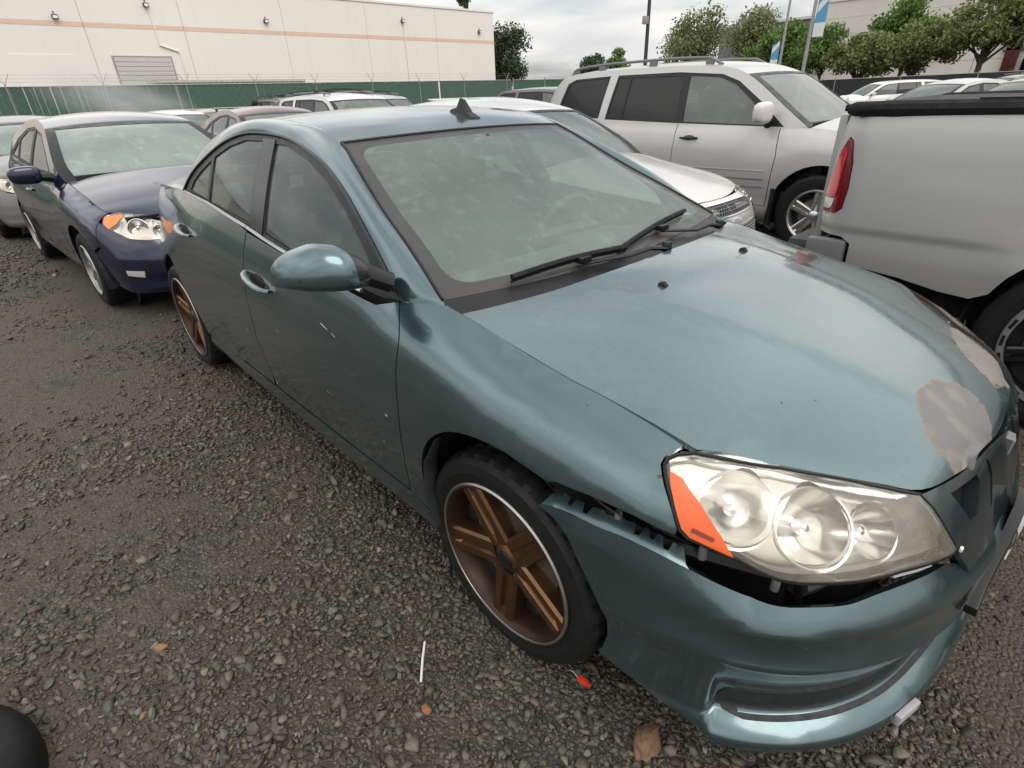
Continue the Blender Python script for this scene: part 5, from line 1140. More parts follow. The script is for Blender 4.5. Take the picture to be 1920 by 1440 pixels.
# silver sport utility vehicle
def suv(**o):
    S=dict(kind='suv',wb=2.70,fo=.95,ro=1.10,w=.96,wr=.37,rr=.235,cowl=-.22,roof=1.70,yr=.66,box=.18,zlow=.26,sill=.42,agap=.07,nk=.5,
     top=[(.95,.98),(.6,1.03),(.35,1.06),(0,1.095),(-.22,1.115),(-.5,1.12),(-1.5,1.15),(-2.7,1.17),(-3.4,1.18),(-3.8,1.18)],
     seams=(-.47,-1.555,-2.55),btop=[(.0,.66),(.4,.66),(.7,.67),(.9,.68)],bsplit=.62,crown=.07,bow=.10,fend=.52,
     A=[(-.24,1.118),(-.55,1.34),(-.92,1.575),(-1.12,1.645),(-1.6,1.69),(-2.4,1.70),(-3.1,1.685),(-3.35,1.64),(-3.55,1.42),(-3.66,1.19)],hdr=(-.92,1.575),rhd=(-3.35,1.64),
     dlo=[[(-.44,1.125),(-.70,1.33),(-1.0,1.525),(-1.2,1.595),(-1.7,1.635),(-2.50,1.64),(-2.56,1.19),(-1.6,1.155)],[(-2.66,1.20),(-2.61,1.64),(-3.14,1.625),(-3.26,1.58),(-3.42,1.22)]],
     glass=[[[(-.62,1.14),(-.80,1.34),(-1.03,1.50),(-1.22,1.57),(-1.56,1.60),(-1.51,1.17)],[(-1.60,1.175),(-1.65,1.60),(-2.30,1.61),(-2.31,1.195)],[(-2.34,1.195),(-2.33,1.61),(-2.48,1.61),(-2.53,1.205)]],[[(-2.69,1.22),(-2.64,1.62),(-3.13,1.605),(-3.23,1.565),(-3.38,1.24)]]],tint=-1.58,nsp=5,style='five')
    S.update(o); return S
pl=GCar('suv_car',suv(),(-1.0,5.02,0),0,'silver_paint','silver sport utility vehicle with tinted rear windows and roof rails behind the white sedan','car',h=.06)
pl.mirrors(-.60,'white_paint',(.13,.24,.20),.13); pl.handles([-1.28,-2.28],[1.02,1.03],'black_trim',.20); pl.wipers()
front_lamps(pl,[(1.00,.98),(.78,.97),(.66,.95),(.66,.80),(.80,.80),(1.0,.86)],None,[(.82,.88,.06)])
pl.onperim('nose_panel',[(.0,.67),(.62,.67),(.66,.78),(.66,.95),(.3,.98),(.0,.985)],'silver_paint',.001,.05); pl.onperim('upper_grille',[(.0,.76),(.55,.76),(.56,.92),(.0,.93)],'grille_black',.006,.05)
for sg in (-1,1):
    zz=[]
    b=MB(); pts=[Vector(p) for p in pl.FRf(np.stack([np.linspace(.22,.97,14),np.full(14,.10 if sg<0 else .90)],1))]
    pts=[p+Vector((0,0,.055 if 0<i<13 else .0)) for i,p in enumerate(pts)]; b.tube(pts,.018,8,flat=.8); rl=b.build('roof_rail','matte_grey',pl.root,True)
    for i in (1,5,9,12): b=MB(); b.box(pts[i]-Vector((0,0,.035)),(.09,.03,.06)); b.build('rail_foot','matte_grey',rl,bevel=.008)
for zz in (.74,.665,.59):
    for sg in (-1,1):
        q=[pl.P.P(np.array([pl.P.sx(x)]),np.array([zz-.0]))[0] for x in np.linspace(-.52,-2.15,16)]; b=MB(); b.tube([(p[0],(abs(p[1])+.001)*sg,p[2]) for p in q],.006,5); b.build('door_moulding','matte_grey' if zz<.74 else 'silver_paint',pl.root,True)
for sg in (-1,1):
    b=MB(); b.box((-.405,sg*.86,.42),(.03,.22,.34)); b.build('mud_flap','rubber',pl.root,bevel=.008)
# ---- silver pickup: bed, tailgate corner, cab
tk=empty('pickup_truck',(1.045,2.56,0),0,'silver pickup truck with black bed cover and red tail lamp beside the teal sedan','truck')
TC=[(-1.27,0),(-1.265,-.45),(-1.255,-.75),(-1.215,-.865),(-1.12,-.935),(-.95,-.958),(0,-.965),(1.0,-.965),(1.98,-.965)]
tsec=lambda k:[(.55,.03),(.62,.016),(.72,.006*k),(.785,.006*k),(.80,.007*k),(.812,.0015*k),(.83,.0),(1.0,.0),(1.15,.004),(1.25,.012),(1.33,.03)]
TP=Perim(TC,[(('s',.001),tsec(0)),(-1.2,tsec(0)),(0,tsec(0)),(1.98,tsec(0))] if False else [(('s',.001),tsec(1)),(('s',1.5),tsec(1)),(('s',1.75),tsec(0)),(('s',.999),tsec(0))],NS=400,NZ=120)
TF=lambda uv: TP.P(uv[:,0],uv[:,1])
def tsx(x):
    C=TP.C; j=int(np.argmax(C[:,0]>=x)); return float(TP.S[j])
ar=[(tsx(.0+.475*math.cos(a)),.42+.47*math.sin(a)) for a in np.linspace(R_(22),R_(158),24)]
corner=tsx(-1.215)
bed=[(tsx(1.93),1.33),(tsx(1.93),.55)]+[(tsx(.47),.55)]+ar+[(tsx(-.50),.56),(tsx(-.62),.57),(tsx(-.80),.605),(tsx(-1.04),.63),(tsx(-1.045),.735),(tsx(-1.09),.765),(corner-.05,.77),(corner-.10,.85),(corner-.10,1.05),(corner-.10,1.24),(corner-.10,1.33)]
tlp=[(corner+.055,1.235),(corner+.085,1.215),(corner+.115,1.12),(corner+.125,1.0),(corner+.115,.90),(corner+.08,.875),(corner-.02,.872),(corner-.028,.90),(corner-.012,1.05),(corner+.02,1.17)]
for sg in (-1,1):
    T=(lambda f:f) if sg<0 else (lambda f: (lambda uv: f(uv)*[1,-1,1]))
    panel('bed_side',bed,T(TF),'truck_silver',tk,.03,holes=[tlp],flange=.02,center=np.array([0,0,1.]))
    inn=[(a,b_) for a,b_ in tlp]; cs,cz=np.mean([p[0] for p in tlp]),np.mean([p[1] for p in tlp]); sc=lambda k:[(cs+(a-cs)*k,cz+(b_-cz)*(1-(1-k)*.4)) for a,b_ in tlp]
    t=panel('tail_lamp',sc(.97),T(lambda uv: TF(uv)+[-.003,-.004,0]),'dark_red',tk,.03,flange=.02,center=np.array([0,0,1.])) if 'dark_red' in M else None
    if t is None:
        simple('dark_red',(.16,.006,.012),.12,0,.15,Coat_Weight=.8); t=panel('tail_lamp',sc(.97),T(lambda uv: TF(uv)+[-.003,-.004,0]),'dark_red',tk,.03,flange=.02,center=np.array([0,0,1.]))
    inner_l=[(corner+.05,1.19),(corner+.075,1.16),(corner+.075,1.05),(corner+.07,.955),(corner-.015,.955),(corner+.0,1.05),(corner+.025,1.15)]
    panel('red_lens',inner_l,T(lambda uv: TF(uv)+[-.008,-.008,0]),'red_lens',t,.03,flange=.006,center=np.array([0,0,1.]))
    panel('reverse_lens',[(corner+.062,.945),(corner+.058,.905),(corner+.04,.893),(corner-.018,.893),(corner-.016,.945)],T(lambda uv: TF(uv)+[-.008,-.008,0]),'clear_lens',t,.03,flange=.006,center=np.array([0,0,1.]))
    # rolled black edge of the bed cover
    b=MB(); b.tube([(x,(.915 if x>-1.15 else .90)*sg,1.355) for x in (-1.20,-1.17,-1.0,0,1.0,1.93)],[.02,.033,.036,.036,.036,.036],10); b.build('cover_edge','rubber',tk,True)
    b=MB(); b.lathe([(.50,.25*-sg),(.50,0)],22,'y',center=(0,.94*sg,.42),a0=R_(-12),a1=R_(192)); b.lathe([(.03,.26*-sg),(.50,.26*-sg)],18,'y',center=(0,.94*sg,.42)); b.build('wheel_arch_liner','dark_void',tk,True)
b=MB(); b.box2((-1.22,-.90,1.345),(1.93,.90,1.375)); b.build('bed_cover','rubber',tk,bevel=.008)
b=MB(); b.box2((-.55,-.88,1.376),(-.50,.88,1.395)); b.box2((-.7,-.93,1.37),(1.9,-.90,1.395)); b.build('cover_rail','black_trim',tk)
b=MB(); b.box2((-1.265,-.80,.72),(-1.225,.80,1.33)); b.build('tailgate','truck_silver',tk,bevel=.015)
simple('step_plastic',(.085,.085,.085),.55); simple('bumper_grey',(.06,.06,.06),.5)
b=MB(); b.box2((-1.38,-.86,.56),(-1.24,.86,.69)); bp_=b.build('rear_bumper','bumper_grey',tk,bevel=.03)
b=MB()
for i in range(13): b.box((-1.315,-.84+i*.028,.694),(.11,.015,.018))
b.build('step_pad','step_plastic',bp_)
b=MB(); b.box2((-1.245,-.958,.605),(-1.055,-.88,.745)); b.build('bumper_end_cap','matte_grey',bp_,bevel=.02)
b=MB(); b.box2((-1.1,-.75,.40),(3.6,.75,.66)); b.build('chassis','dark_void',tk)
for sg in (-1,1):
    for cx in (0,3.5):
        cx=cx-.05; wb_=wheel(tk,(cx,(.93)*sg,.40),sg,.40,.285,.27,'six','gloss_black','rim_lip',6,.3,cheap=False)
        xf=Matrix.Translation((cx,.93*sg,.40))@(Matrix.Identity(4) if sg<0 else Matrix.Rotation(math.pi,4,'Z'))
        b=MB(); b.lathe([(.255,-.002),(.258,-.012),(.283,-.013),(.286,-.002)],72); b.build('bead_ring','alloy',wb_,True,xf=xf)
        if cx<1:
            for k in range(20):
                a=2*math.pi*k/20; q=Matrix.Rotation(-a,3,'Y'); b=MB(); b.box((.2705*math.cos(a),-.0135,.2705*math.sin(a)),(.013,.003,.050),q); b.build('ring_slot','black_trim',wb_,xf=xf)
# cab (ahead of the bed)
b=MB(); secs=[(-.945,.50),(-.965,.75),(-.960,1.10),(-.93,1.30),(-.76,1.80),(-.60,1.90)]
ring=[(y,z) for y,z in secs]+[(-y,z) for y,z in secs[::-1]]; n=len(ring)
v=[(x,y*k,z) for x,k in ((1.97,.99),(2.05,1),(3.0,1),(3.3,.98)) for y,z in ring]; f=[(i*n+j,i*n+j+1,(i+1)*n+j+1,(i+1)*n+j) for i in range(3) for j in range(n-1)]+[tuple(range(n)),tuple(3*n+j for j in range(n))]
b.add(v,f); b.build('cab','truck_silver',tk,True,angle=R_(40))
for sg in (-1,1):
    b=MB(); b.add([(2.2,.905*sg,1.34),(3.15,.905*sg,1.34),(3.05,.765*sg,1.78),(2.25,.765*sg,1.78)],[(0,1,2,3)]); b.build('side_window','tint_glass',tk)
b=MB(); b.add([(3.25,-.93,.55),(3.25,.93,.55),(4.35,.90,.55),(4.35,-.90,.55),(3.25,-.93,1.22),(3.25,.93,1.22),(4.30,.86,1.08),(4.30,-.86,1.08)],[(0,1,2,3),(4,7,6,5),(0,4,5,1),(3,2,6,7),(0,3,7,4),(1,5,6,2)]); b.build('engine_hood','truck_silver',tk,bevel=.06)
# ---- cars further back
def far(spec,loc,rz,pm,label,name='sedan_car',rails=False,spoiler=None,group=None):
    g=GCar(name,spec,loc,R_(rz),pm,label,'car',group,h=.14,far=True)
    g.mirrors(-.62 if spec['kind']=='sedan' else -.56,pm)
    if rails:
        for sg in (.10,.90):
            p=[Vector(q)+Vector((0,0,.05)) for q in g.FRf(np.stack([np.linspace(.15,.95,8),np.full(8,sg)],1))]; b=MB(); b.tube(p,.02,6)
            for q in (p[1],p[-2]): b.tube([q,q-Vector((0,0,.06))],.02,6)
            b.build('roof_rail','matte_grey',g.root,True)
        for t in (.35,.75):
            p=[Vector(q)+Vector((0,0,.075)) for q in g.FRf(np.stack([np.full(6,t),np.linspace(.02,.98,6)],1))]; b=MB(); b.tube(p,.018,6); b.build('cross_bar','black_trim',g.root,True)
    if spoiler:
        xt=-spec['wb']-spec['ro']+.18; zt=g.ZT(xt); b=MB(); b.box((xt,0,zt+.42),(.20,1.28,.03),Matrix.Rotation(R_(6),3,'Y'))
        for sg in (-1,1): b.box((xt+.02,sg*.58,zt+.21),(.14,.03,.42))
        b.build('rear_spoiler',spoiler,g.root,bevel=.01)
    return g
wag=lambda **o: suv(wb=2.65,w=.90,roof=1.52,yr=.60,zlow=.22,wr=.33,rr=.21,**o)
def scaleS(S,kz):
    S=dict(S); S['roof']*=kz; S['top']=[(a,b*kz) for a,b in S['top']]; S['A']=[(a,b*kz) for a,b in S['A']]; S['hdr']=(S['hdr'][0],S['hdr'][1]*kz); S['rhd']=(S['rhd'][0],S['rhd'][1]*kz)
    S['dlo']=[[(a,b*kz) for a,b in p] for p in S['dlo']]; S['glass']=[[[(a,b*kz) for a,b in q] for q in p] for p in S['glass']]; S['btop']=[(a,b*kz) for a,b in S['btop']]; S['bsplit']*=kz; return S
wagon=lambda k=.96: scaleS(suv(w=.90,yr=.62,zlow=.22,wr=.33,rr=.21),k)
far(sedan(),(-7.75,2.45,0),0,'maroon_paint','maroon sedan parked behind the white sedan, mostly hidden by the teal roof')
far(sedan(),(-13.0,2.35,0),1,'bright_white','clean white sedan showing above the navy sedan bonnet, left of the maroon sedan')
far(sedan(),(-17.3,4.6,0),0,'tan_paint','tan car with pale rear spoiler near the green fence',spoiler='tan_paint')
far(sedan(),(-14.2,4.9,0),0,'maroon_paint','dark red car with black rear spoiler near the green fence',spoiler='black_paint')
far(wagon(),(-9.6,4.9,0),0,'bright_white','white wagon with black roof rack seen over the teal roof','wagon_car',True)
far(suv(),(-19.0,7.8,0),0,'black_paint','black sport utility vehicle with roof rack close to the green fence','suv_car',True)
far(wagon(),(-13.2,7.9,0),0,'silver_paint','silver wagon with dark roof rails near the green fence','wagon_car',True)
far(sedan(),(-8.2,8.2,0),0,'bright_white','white car with raised tail spoiler right of the silver wagon',spoiler='bright_white')
far(wagon(),(-9.0,11.2,0),0,'grey_paint','dark grey wagon near the green fence beside the silver vehicle rear','wagon_car')
far(wagon(.87),(-8.2,27.6,0),222,'bright_white','white sport utility vehicle facing us beyond the silver vehicle hood','suv_car')
far(sedan(),(-3.3,15.3,0),236,'silver_paint','silver sedan facing us behind the pickup bed cover, left one')
far(sedan(),(-1.55,14.2,0),236,'tan_paint','champagne sedan facing us behind the pickup bed cover, right one')
far(wagon(.90),(-3.8,27.0,0),215,'black_paint','black sport utility vehicle in front of the dark screen fence','suv_car',True)
far(wagon(.88),(-.4,16.5,0),232,'bright_white','white sport utility vehicle at the right edge above the pickup bed','suv_car')
# ------------------------------------------------------------------ warehouse, fences, poles, trees
def wallmat(name,a,b_,str_=.12):
    t=NT(name); n1=t.noise(.25,5,.6); sp=t.n('ShaderNodeSeparateXYZ'); t.l(t.co(),sp.inputs[0])
    st=t.n('ShaderNodeMapping'); st.inputs['Scale'].default_value=(1,2.2,.12); t.l(t.co(),st.inputs[0]); n2=t.noise(1.6,5,.65,st.outputs[0])
    c=t.mix(n1,a,b_); c=t.mix(t.math('MULTIPLY',t.ramp(n2,[(.5,0),(.8,1)]),str_),c,tuple(x*.6 for x in a)); t.set(Base_Color=c,Roughness=.85); t.bump(t.noise(40,4),.15,.01); M[name]=t.m
wallmat('cream_wall',(.80,.76,.70),(.85,.815,.755)); wallmat('peach_band',(.74,.52,.40),(.77,.56,.43)); wallmat('grey_wall',(.16,.16,.165),(.20,.20,.20)); wallmat('pale_wall',(.62,.59,.53),(.68,.65,.59)); simple('door_metal',(.55,.54,.50),.6); simple('lamp_face',(.85,.85,.82),.3); simple('joint_dark',(.34,.30,.26),.9); simple('steel',(.34,.34,.33),.5,.6); simple('dark_pole',(.03,.03,.032),.5)
X0=-44; wh=empty('warehouse',(X0-8,20,0),0,'long cream warehouse with a peach band behind the green fence','building')
def wl(b,name,mat,par=wh,**k): o=b.build(name,mat,par,**k); o.matrix_parent_inverse=Matrix.Translation(par.location).inverted() if par==wh else Matrix.Identity(4); return o
b=MB(); b.box2((X0-18,-60,0),(X0-.05,39.3,8.35)); wl(b,'wall_core','joint_dark')
js=[-14.0,-7.2,-.3,6.52,11.99,18.76,25.59,32.46,39.3]
for a,c in zip(js[:-1],js[1:]):
    for z0,z1,m_ in ((0,6.02,'cream_wall'),(6.02,6.26,'peach_band'),(6.26,8.45,'cream_wall')):
        b=MB(); b.box2((X0-.1,a+.012,z0),(X0+(.012 if m_=='peach_band' else 0),c-.012,z1-(.0 if z1>8 else .004))); wl(b,'wall_panel',m_)
b=MB(); b.box2((X0-18.1,-60,8.452),(X0+.06,39.4,8.60)); wl(b,'parapet_cap','cream_wall')
b=MB(); b.box2((X0-17,39.25,0),(X0-.1,39.36,8.45)); wl(b,'end_wall','cream_wall')
dr=[]
b=MB(); b.box2((X0,7.42,0),(X0+.06,10.78,4.58)); d=wl(b,'door_frame','joint_dark')
for i in range(18):
    b=MB(); b.box2((X0+.05,7.5,.25*i+.01),(X0+.09,10.7,.25*i+.235)); o=wl(b,'door_slat','door_metal')
b=MB(); b.box2((X0+.0,2.47,0),(X0+.02,5.76,4.58)); wl(b,'blocked_opening','cream_wall')
for y,z in ((5.27,6.45),(10.15,7.3),(17.51,6.8),(29.06,7.35),(37.45,6.9)):
    b=MB(); b.box((X0+.12,y,z),(.22,.28,.2)); b.tube([(X0,y,z+.25),(X0+.12,y,z+.2)],.03,6); l_=wl(b,'wall_lamp','dark_pole'); b=MB(); b.box((X0+.235,y,z-.02),(.02,.22,.14)); wl(b,'lamp_lens','lamp_face')
b=MB(); b.tube([(X0+.06,10.2,7.2),(X0+.06,10.3,5.18)],.03,6); b.tube([(X0+.06,10.3,5.18),(X0+.06,11.31,4.85)],.05,6); b.tube([(X0+.06,11.31,4.85),(X0+.06,11.4,3.0)],.03,6); wl(b,'conduit','cream_wall')
b=MB(); b.tube([(X0+.06,29.1,7.2),(X0+.06,29.14,3.0)],.04,6); wl(b,'downspout','cream_wall')
ct=empty('storage_container',(-38,12,0),0,'tan ribbed storage container top between the warehouse and the fence','container'); b=MB(); b.box2((-1.2,-4.2,0),(1.2,4.2,2.82)); b.build('container_body','tan_paint',ct)
for i in range(28): b=MB(); b.box2((1.2,-4.15+i*.3,.1),(1.25,-4.0+i*.3,2.82)); b.build('rib','tan_paint',ct)
b=MB(); b.box2((-1.25,-4.25,2.83),(1.27,4.25,2.95)); b.build('top_rail','door_metal',ct)
# ---- chain link fence with green slats
t=NT('green_slat'); t.set(Base_Color=t.mix(t.noise(1.2,6,.7),(.040,.092,.068),(.070,.142,.108)),Roughness=.5); M['green_slat']=t.m
FX=-24.
def slatfence(name,y0,y1,x0,lab,posts,seed,ht=2.30):
    f=empty(name,(x0,(y0+y1)/2,0),0,lab,'fence'); rng=random.Random(seed); yc=(y0+y1)/2
    b=MB(); y=y0
    while y<y1:
        if rng.random()>.02:
            ln=.010*rng.uniform(-1,1); b.add([(-.012,y-yc,.03),(.012,y+.086-yc,.03),(.012,y+.086+ln-yc,ht-.03*rng.random()),(-.012,y+ln-yc,ht-.03*rng.random())],[(0,1,2,3)])
        y+=.088
    tag(b.build('fence_slats','green_slat',f),kind='stuff')
    b=MB()
    n=int((y1-y0)/.30)
    for i in range(n):       # diagonal wires of the mesh
        a=y0+i*.30-yc
        b.tube([(.02,a,.05),(.02,a+ht-.1,ht-.05)],.0016,3,cap=False); b.tube([(.022,a+ht-.1,.05),(.022,a,ht-.05)],.0016,3,cap=False)
    tag(b.build('wire_mesh','steel',f),kind='stuff')
    for y in posts:
        b=MB(); b.tube([(.0,y-yc,0),(0,y-yc,ht+.06)],.022,8); p=b.build('post','steel',f,True)
        for s in (-1,1): b=MB(); b.tube([(0,y-yc,ht+.05),(0,y-yc+s*.19,ht+.36)],.009,5); b.build('wire_arm','steel',p)
    for k in range(3):
        for s in (-1,1):
            b=MB(); b.tube([(0,y0-yc+s*.06*k,ht+.12+.10*k),(0,y1-yc+s*.06*k,ht+.12+.10*k)],.0028,4); b.build('barbed_wire','steel',f)
    b=MB(); b.tube([(0,y0-yc,ht),(0,y1-yc,ht)],.022,6); b.build('top_rail','steel',f)
slatfence('slat_fence',-22,22.2,FX,'tall green slatted chain link fence along the back of the lot',[-18,-15.4,-12.8,-10.2,-7.6,-5,-2.3,.3,2.91,5.51,8.07,10.63,13.38,16.02,18.84,21.9],4)
simple('fence_screen',(.045,.11,.08),.7); simple('black_screen',(.022,.022,.024),.7)
def screenfence(name,p0,p1,ht,mat,lab,n):
    f=empty(name,(p0[0],p0[1],0),math.atan2(p1[1]-p0[1],p1[0]-p0[0]),lab,'fence'); L=math.hypot(p1[0]-p0[0],p1[1]-p0[1])
    for i in range(n):
        a,c=L*i/n,L*(i+1)/n; b=MB(); k=10; v=[];q=[]
        for j in range(k+1):
            u=a+(c-a)*j/k; w=.03*math.sin(u*2.3+i); v+= [(u,w,.05),(u,w*.4,ht-.02*math.sin(math.pi*j/k))]
        for j in range(k): q.append((2*j,2*j+2,2*j+3,2*j+1))
        b.add(v,q); b.build('screen_panel',mat,f,True)
        b=MB(); b.tube([(a,0,0),(a,0,ht+.1)],.03,8); b.build('post','steel',f,True)
    b=MB(); b.tube([(0,0,ht),(L,0,ht)],.02,6); b.build('top_rail','steel',f)
screenfence('screen_fence',(FX,22.4),(FX+2,46),2.3,'fence_screen','flat green screened fence right of the slatted fence',10)
screenfence('screen_fence',(-24,41.5),(20,35.0),1.72,'black_screen','low black screened fence in front of the roadside trees',12)
# ---- second building on the right
b2=empty('office_building',(-6,78,0),0,'pale grey office building behind the trees on the right','building')
Y2=-8
b=MB(); b.box2((-20,Y2+.3,0),(60,12,8.9)); b.build('wall_core','joint_dark',b2)
for i in range(11):
    for k,(z0,z1) in enumerate(((0,1.5),(1.52,3.0),(3.02,4.5),(4.52,6.0),(6.02,7.5),(7.52,9.0))):
        b=MB(); b.box2((-20+i*7.3,Y2+.02*(k%2),z0),(-20+i*7.3+7.26,Y2+.35,z1)); b.build('wall_panel','pale_wall',b2)
b=MB(); b.box2((-20.2,Y2-.1,9.0),(60,12,9.25)); b.build('parapet_cap','pale_wall',b2)
b=MB(); b.box2((-30,Y2-2,0),(-20,12,7.6)); b.build('side_wing','grey_wall',b2); b=MB(); b.box2((-30.2,Y2-2.2,7.6),(-20,12,7.85)); b.build('wing_cap','pale_wall',b2)
for x0,x1,z0,z1,m_ in ((-3.5,-1.0,3.6,5.6,'grey_wall'),(-.2,7,3.2,7.0,'grey_wall'),(-3.2,-2.2,0,4.6,'maroon_paint'),(-1.8,6,0,2.9,'tint_glass'),(-9.4,-7.6,3.6,5.1,'tint_glass')):
    b=MB(); b.box2((x0,Y2-.35,z0),(x1,Y2-.02,z1)); b.build('facade_panel' if m_!='tint_glass' else 'window',m_,b2)
# ---- poles
def pole(loc,h,r,mat,label,arm=None,cat='lamp post',lean=0):
    o=empty('street_lamp' if arm else 'light_pole',loc,0,label,cat); b=MB(); b.tube([(0,0,0),(lean*.5,0,h*.5),(lean,0,h)],[r,r*.85,r*.7],10); b.build('pole',mat,o,True)
    b=MB(); b.lathe([(r*2.2,0),(r*2.2,.06),(r*1.2,.08)],12,'z'); b.build('base_plate',mat,o)
    return o
p=pole((-18.2,26.6,0),9.5,.11,'dark_pole','tall dark light pole left of the airy tree'); b=MB(); b.box((0,-.25,4.7),(.2,.3,.35)); b.build('junction_box','steel',p,bevel=.02); b=MB(); b.box((0,.0,9.5),(.5,1.0,.15)); b.build('lamp_head','dark_pole',p,bevel=.03)
p=pole((-15.5,37.1,0),6.3,.09,'steel','grey street lamp with curved arm in front of the green trees',True); b=MB(); b.tube([(0,0,6.2),(-.2,0,6.8),(-.8,-.1,7.1),(-1.6,-.1,7.15)],.05,8); b.build('lamp_arm','steel',p,True); b=MB(); b.box((-1.9,-.1,7.12),(.7,.28,.12)); b.build('lamp_head','steel',p,bevel=.04)
simple('banner_blue',(.10,.34,.55),.6); simple('banner_white',(.75,.76,.76),.6)
def banner(par,x,z0,z1,w,y=0):
    b=MB(); zc=z0+(z1-z0)*.35; b.box2((x,y-.01,zc),(x+w,y+.01,z1)); o=b.build('banner','banner_blue',par); b=MB(); b.box2((x,y-.012,z0),(x+w,y+.012,zc-.002)); b.build('banner_foot','banner_white',o)
    b=MB(); b.add([(x+.03,y-.016,zc+.3),(x+w-.03,y-.016,zc+.7),(x+w-.03,y-.016,zc+1.0),(x+.03,y-.016,zc+.6)],[(0,1,2,3)]); b.build('banner_stripe','banner_white',o)
    for z in (z0,z1): b=MB(); b.tube([(0,y,z),(x+w,y,z)],.015,6); b.build('banner_arm','steel',par)
banner(p,-.62,2.5,3.75,.45)
p=pole((-9.3,24.8,0),8.6,.075,'steel','pale grey pole with a blue and white banner before the trees',cat='lamp post'); banner(p,.10,3.15,4.5,.40); b=MB(); b.box((.3,0,8.6),(1.0,.3,.14)); b.build('lamp_head','steel',p,bevel=.03)
# ---- trees
def leafmat(name,a,b_):
    t=NT(name); at=t.n('ShaderNodeAttribute'); at.attribute_name='leaf_tone'; c=t.mix(at.outputs['Fac'],a,b_); t.set(Base_Color=c,Roughness=.6)
    tr=t.n('ShaderNodeBsdfTranslucent'); t.l(c,tr.inputs[0]); mx_=t.n('ShaderNodeMixShader'); mx_.inputs[0].default_value=.25; t.l(t.b.outputs[0],mx_.inputs[1]); t.l(tr.outputs[0],mx_.inputs[2]); t.l(mx_.outputs[0],t.out.inputs[0]); M[name]=t.m
leafmat('leaf_olive',(.095,.120,.035),(.25,.285,.095)); leafmat('leaf_green',(.07,.13,.028),(.19,.30,.065)); leafmat('leaf_dark',(.030,.050,.020),(.085,.115,.05)); leafmat('leaf_airy',(.11,.135,.055),(.29,.31,.14))
simple('bark',(.085,.068,.052),.9,0,.3,8,.4,20)
def tree(loc,h,rx,trunk_h,leaf,label,seed,n=5000,ls=.16,clumps=26,trunk_r=.14,squash=.8,group=None,name='tree',cat='tree',ry=None,lean=0):
    n=int(n*1.8); rng=np.random.default_rng(seed); root=empty(name,loc,0,label,cat,group); ry=ry or rx; ch=h-trunk_h; cz=trunk_h+ch*.5
    cl=[]
    for i in range(clumps):
        while True:
            p=rng.uniform(-1,1,3)
            if .12<(p@p)<1: break
        p=p*(.55+.45*rng.random())/max(.35,np.linalg.norm(p))*np.linalg.norm(p)
        cl.append((p*[rx*.78,ry*.78,ch*.42]+[lean*.5,0,cz],rng.uniform(.30,.52)*min(rx,ch*.5)))
    b=MB(); top=Vector((lean*.3+rng.normal(0,.1),rng.normal(0,.1),trunk_h+ch*.15)); b.tube([(0,0,-.05),(rng.normal(0,.05),rng.normal(0,.05),trunk_h*.5),tuple(top)],[trunk_r*1.25,trunk_r,trunk_r*.8],10); tk_=b.build('trunk','bark',root,True)
    b=MB()
    for c_,r_ in cl[:max(7,clumps//2)]:
        m_=top.lerp(Vector(c_),.5)+Vector((rng.normal(0,.15),rng.normal(0,.15),.1)); st_=Vector((top.x*.8,top.y*.8,trunk_h*rng.uniform(.75,1.0)+ch*.1)); b.tube([st_,m_,Vector(c_)],[trunk_r*.5,trunk_r*.3,trunk_r*.1],5)
    tag(b.build('limbs','bark',root,True))
    w=np.array([r**2 for _,r in cl]); w/=w.sum(); idx=rng.choice(len(cl),n,p=w); C=np.array([c_ for c_,_ in cl])[idx]; Rr=np.array([r for _,r in cl])[idx]
    d=rng.normal(size=(n,3)); d/=np.linalg.norm(d,axis=1)[:,None]; rad=rng.random(n)**.45*rng.uniform(.75,1.15,n); P=C+d*(Rr*rad)[:,None]*[1,1,squash]
    a=rng.normal(size=(n,3)); a/=np.linalg.norm(a,axis=1)[:,None]; bb=np.cross(a,rng.normal(size=(n,3))); bb/=np.linalg.norm(bb,axis=1)[:,None]
    s=ls*rng.uniform(.6,1.3,n)[:,None]; V=np.stack([P-a*s*.5,P+bb*s*.3,P+a*s*.5,P-bb*s*.3],1).reshape(-1,3)
    me=bpy.data.meshes.new('crown'); F_=np.arange(4*n).reshape(n,4); me.from_pydata(V.tolist(),[],F_.tolist()); me.update()
    tone=np.repeat(np.clip(rng.normal(.45,.22,n)+(rng.random(len(cl))[idx]-.5)*.5,0,1),4); at=me.attributes.new('leaf_tone','FLOAT','POINT'); at.data.foreach_set('value',tone.astype(np.float32))
    new_obj('crown',me,leaf,root); return root
tree((-50.5,46.2,0),9.4,3.6,1.5,'leaf_dark','dark dense tree at the corner of the cream warehouse',1,7000,.30,34,.25)
tree((-52.5,43.2,0),14.2,1.6,9.5,'leaf_dark','tall thin tree top showing above the warehouse roof corner',2,1800,.28,12,.16)
tree((-40,52.5,0),4.3,2.6,.4,'leaf_green','low green shrub left of the two rounded trees beyond the fence',3,3000,.26,18,.12,name='shrub',cat='shrub')
tree((-35.8,44,0),5.0,2.1,.8,'leaf_dark','rounded dark tree beyond the green screened fence',4,4000,.24,18,.15)
tree((-32,42.8,0),5.1,1.6,1.0,'leaf_green','small rounded tree just left of the dark light pole',5,3000,.22,14,.12)
tree((-33.0,57.3,0),9.30,4.75,2.64,'leaf_airy','tall airy pale green tree with thin foliage above the silver vehicle',6,4800,0.28,30,.17)
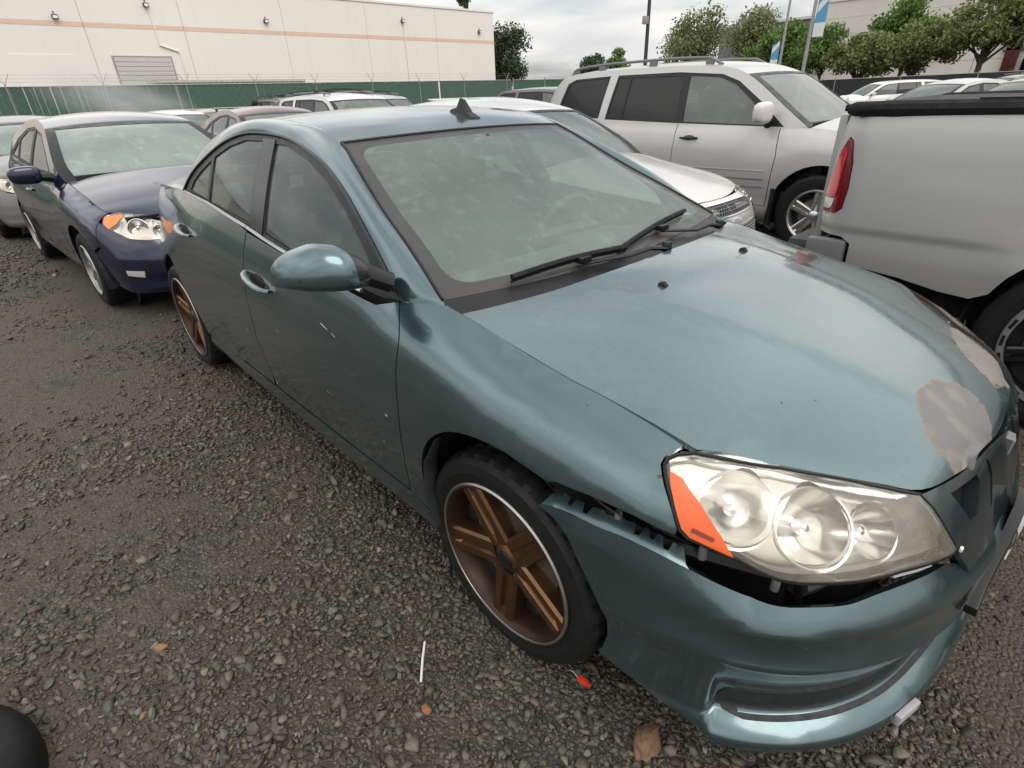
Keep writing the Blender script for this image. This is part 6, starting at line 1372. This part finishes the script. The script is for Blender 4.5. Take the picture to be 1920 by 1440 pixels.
tree((-26.0,54.6,0),8.64,3.17,2.38,'leaf_airy','pale olive tree merging with the airy tree on its right side',16,3600,0.28,22,.15)
tree((-20.6,50.0,0),6.40,4.09,1.19,'leaf_green','dense bright green tree behind the street lamp',7,8000,0.25,34,.16)
tree((-16.4,47.0,0),6.00,2.64,1.58,'leaf_green','thin tree with bare lower branches behind the banner pole',8,2600,0.23,16,.11)
tree((-13.7,46.2,0),5.08,3.43,1.32,'leaf_olive','olive tree in front of the tall green tree, left of the pair',9,6500,0.23,28,.15)
tree((-12.5,51.3,0),7.32,3.43,2.38,'leaf_green','bright green tree top rising behind the olive trees',10,5000,0.26,24,.16)
tree((-10.3,45.6,0),5.08,3.04,1.45,'leaf_olive','broad olive tree left of the wide umbrella shaped tree',11,5200,0.23,24,.14)
tree((-6.7,44.1,0),6.53,3.83,2.24,'leaf_olive','wide umbrella shaped olive tree with dark trunk before the office building',12,7000,0.23,32,.17)
tree((-3.2,46.0,0),4.02,1.58,1.06,'leaf_olive','small olive tree at the right edge before the office building',13,1800,0.22,10,.09)
# ---- drifting water spray over the navy sedan's far side
t=NT('spray'); t.t.nodes.remove(t.b); pv=t.n('ShaderNodeVolumePrincipled'); pv.inputs['Color'].default_value=(.95,.95,.95,1); pv.inputs['Anisotropy'].default_value=.2
g_=t.n('ShaderNodeTexGradient',gradient_type='SPHERICAL'); mp=t.n('ShaderNodeMapping'); t.l(t.co('Object'),mp.inputs[0]); t.l(mp.outputs[0],g_.inputs[0])
t.l(t.math('MULTIPLY',t.math('MULTIPLY',t.math('POWER',g_.outputs['Fac'],1.4),t.ramp(t.noise(2.2,4,.6),[(.32,.1),(.7,1)])),1.5),pv.inputs['Density']); t.l(pv.outputs[0],t.out.inputs['Volume']); M['spray']=t.m
b=MB(); b.lathe([(math.sin(a)*1.0+1e-4,-math.cos(a)) for a in np.linspace(0,math.pi,14)],20,'z'); o=b.build('water_spray','spray',None,True); o.location=(-9.0,.35,1.62); o.scale=(1.5,1.15,.42); o.rotation_euler=(R_(-16),0,0); tag(o,'fine white water spray drifting above the navy sedan roof','spray',kind='stuff')
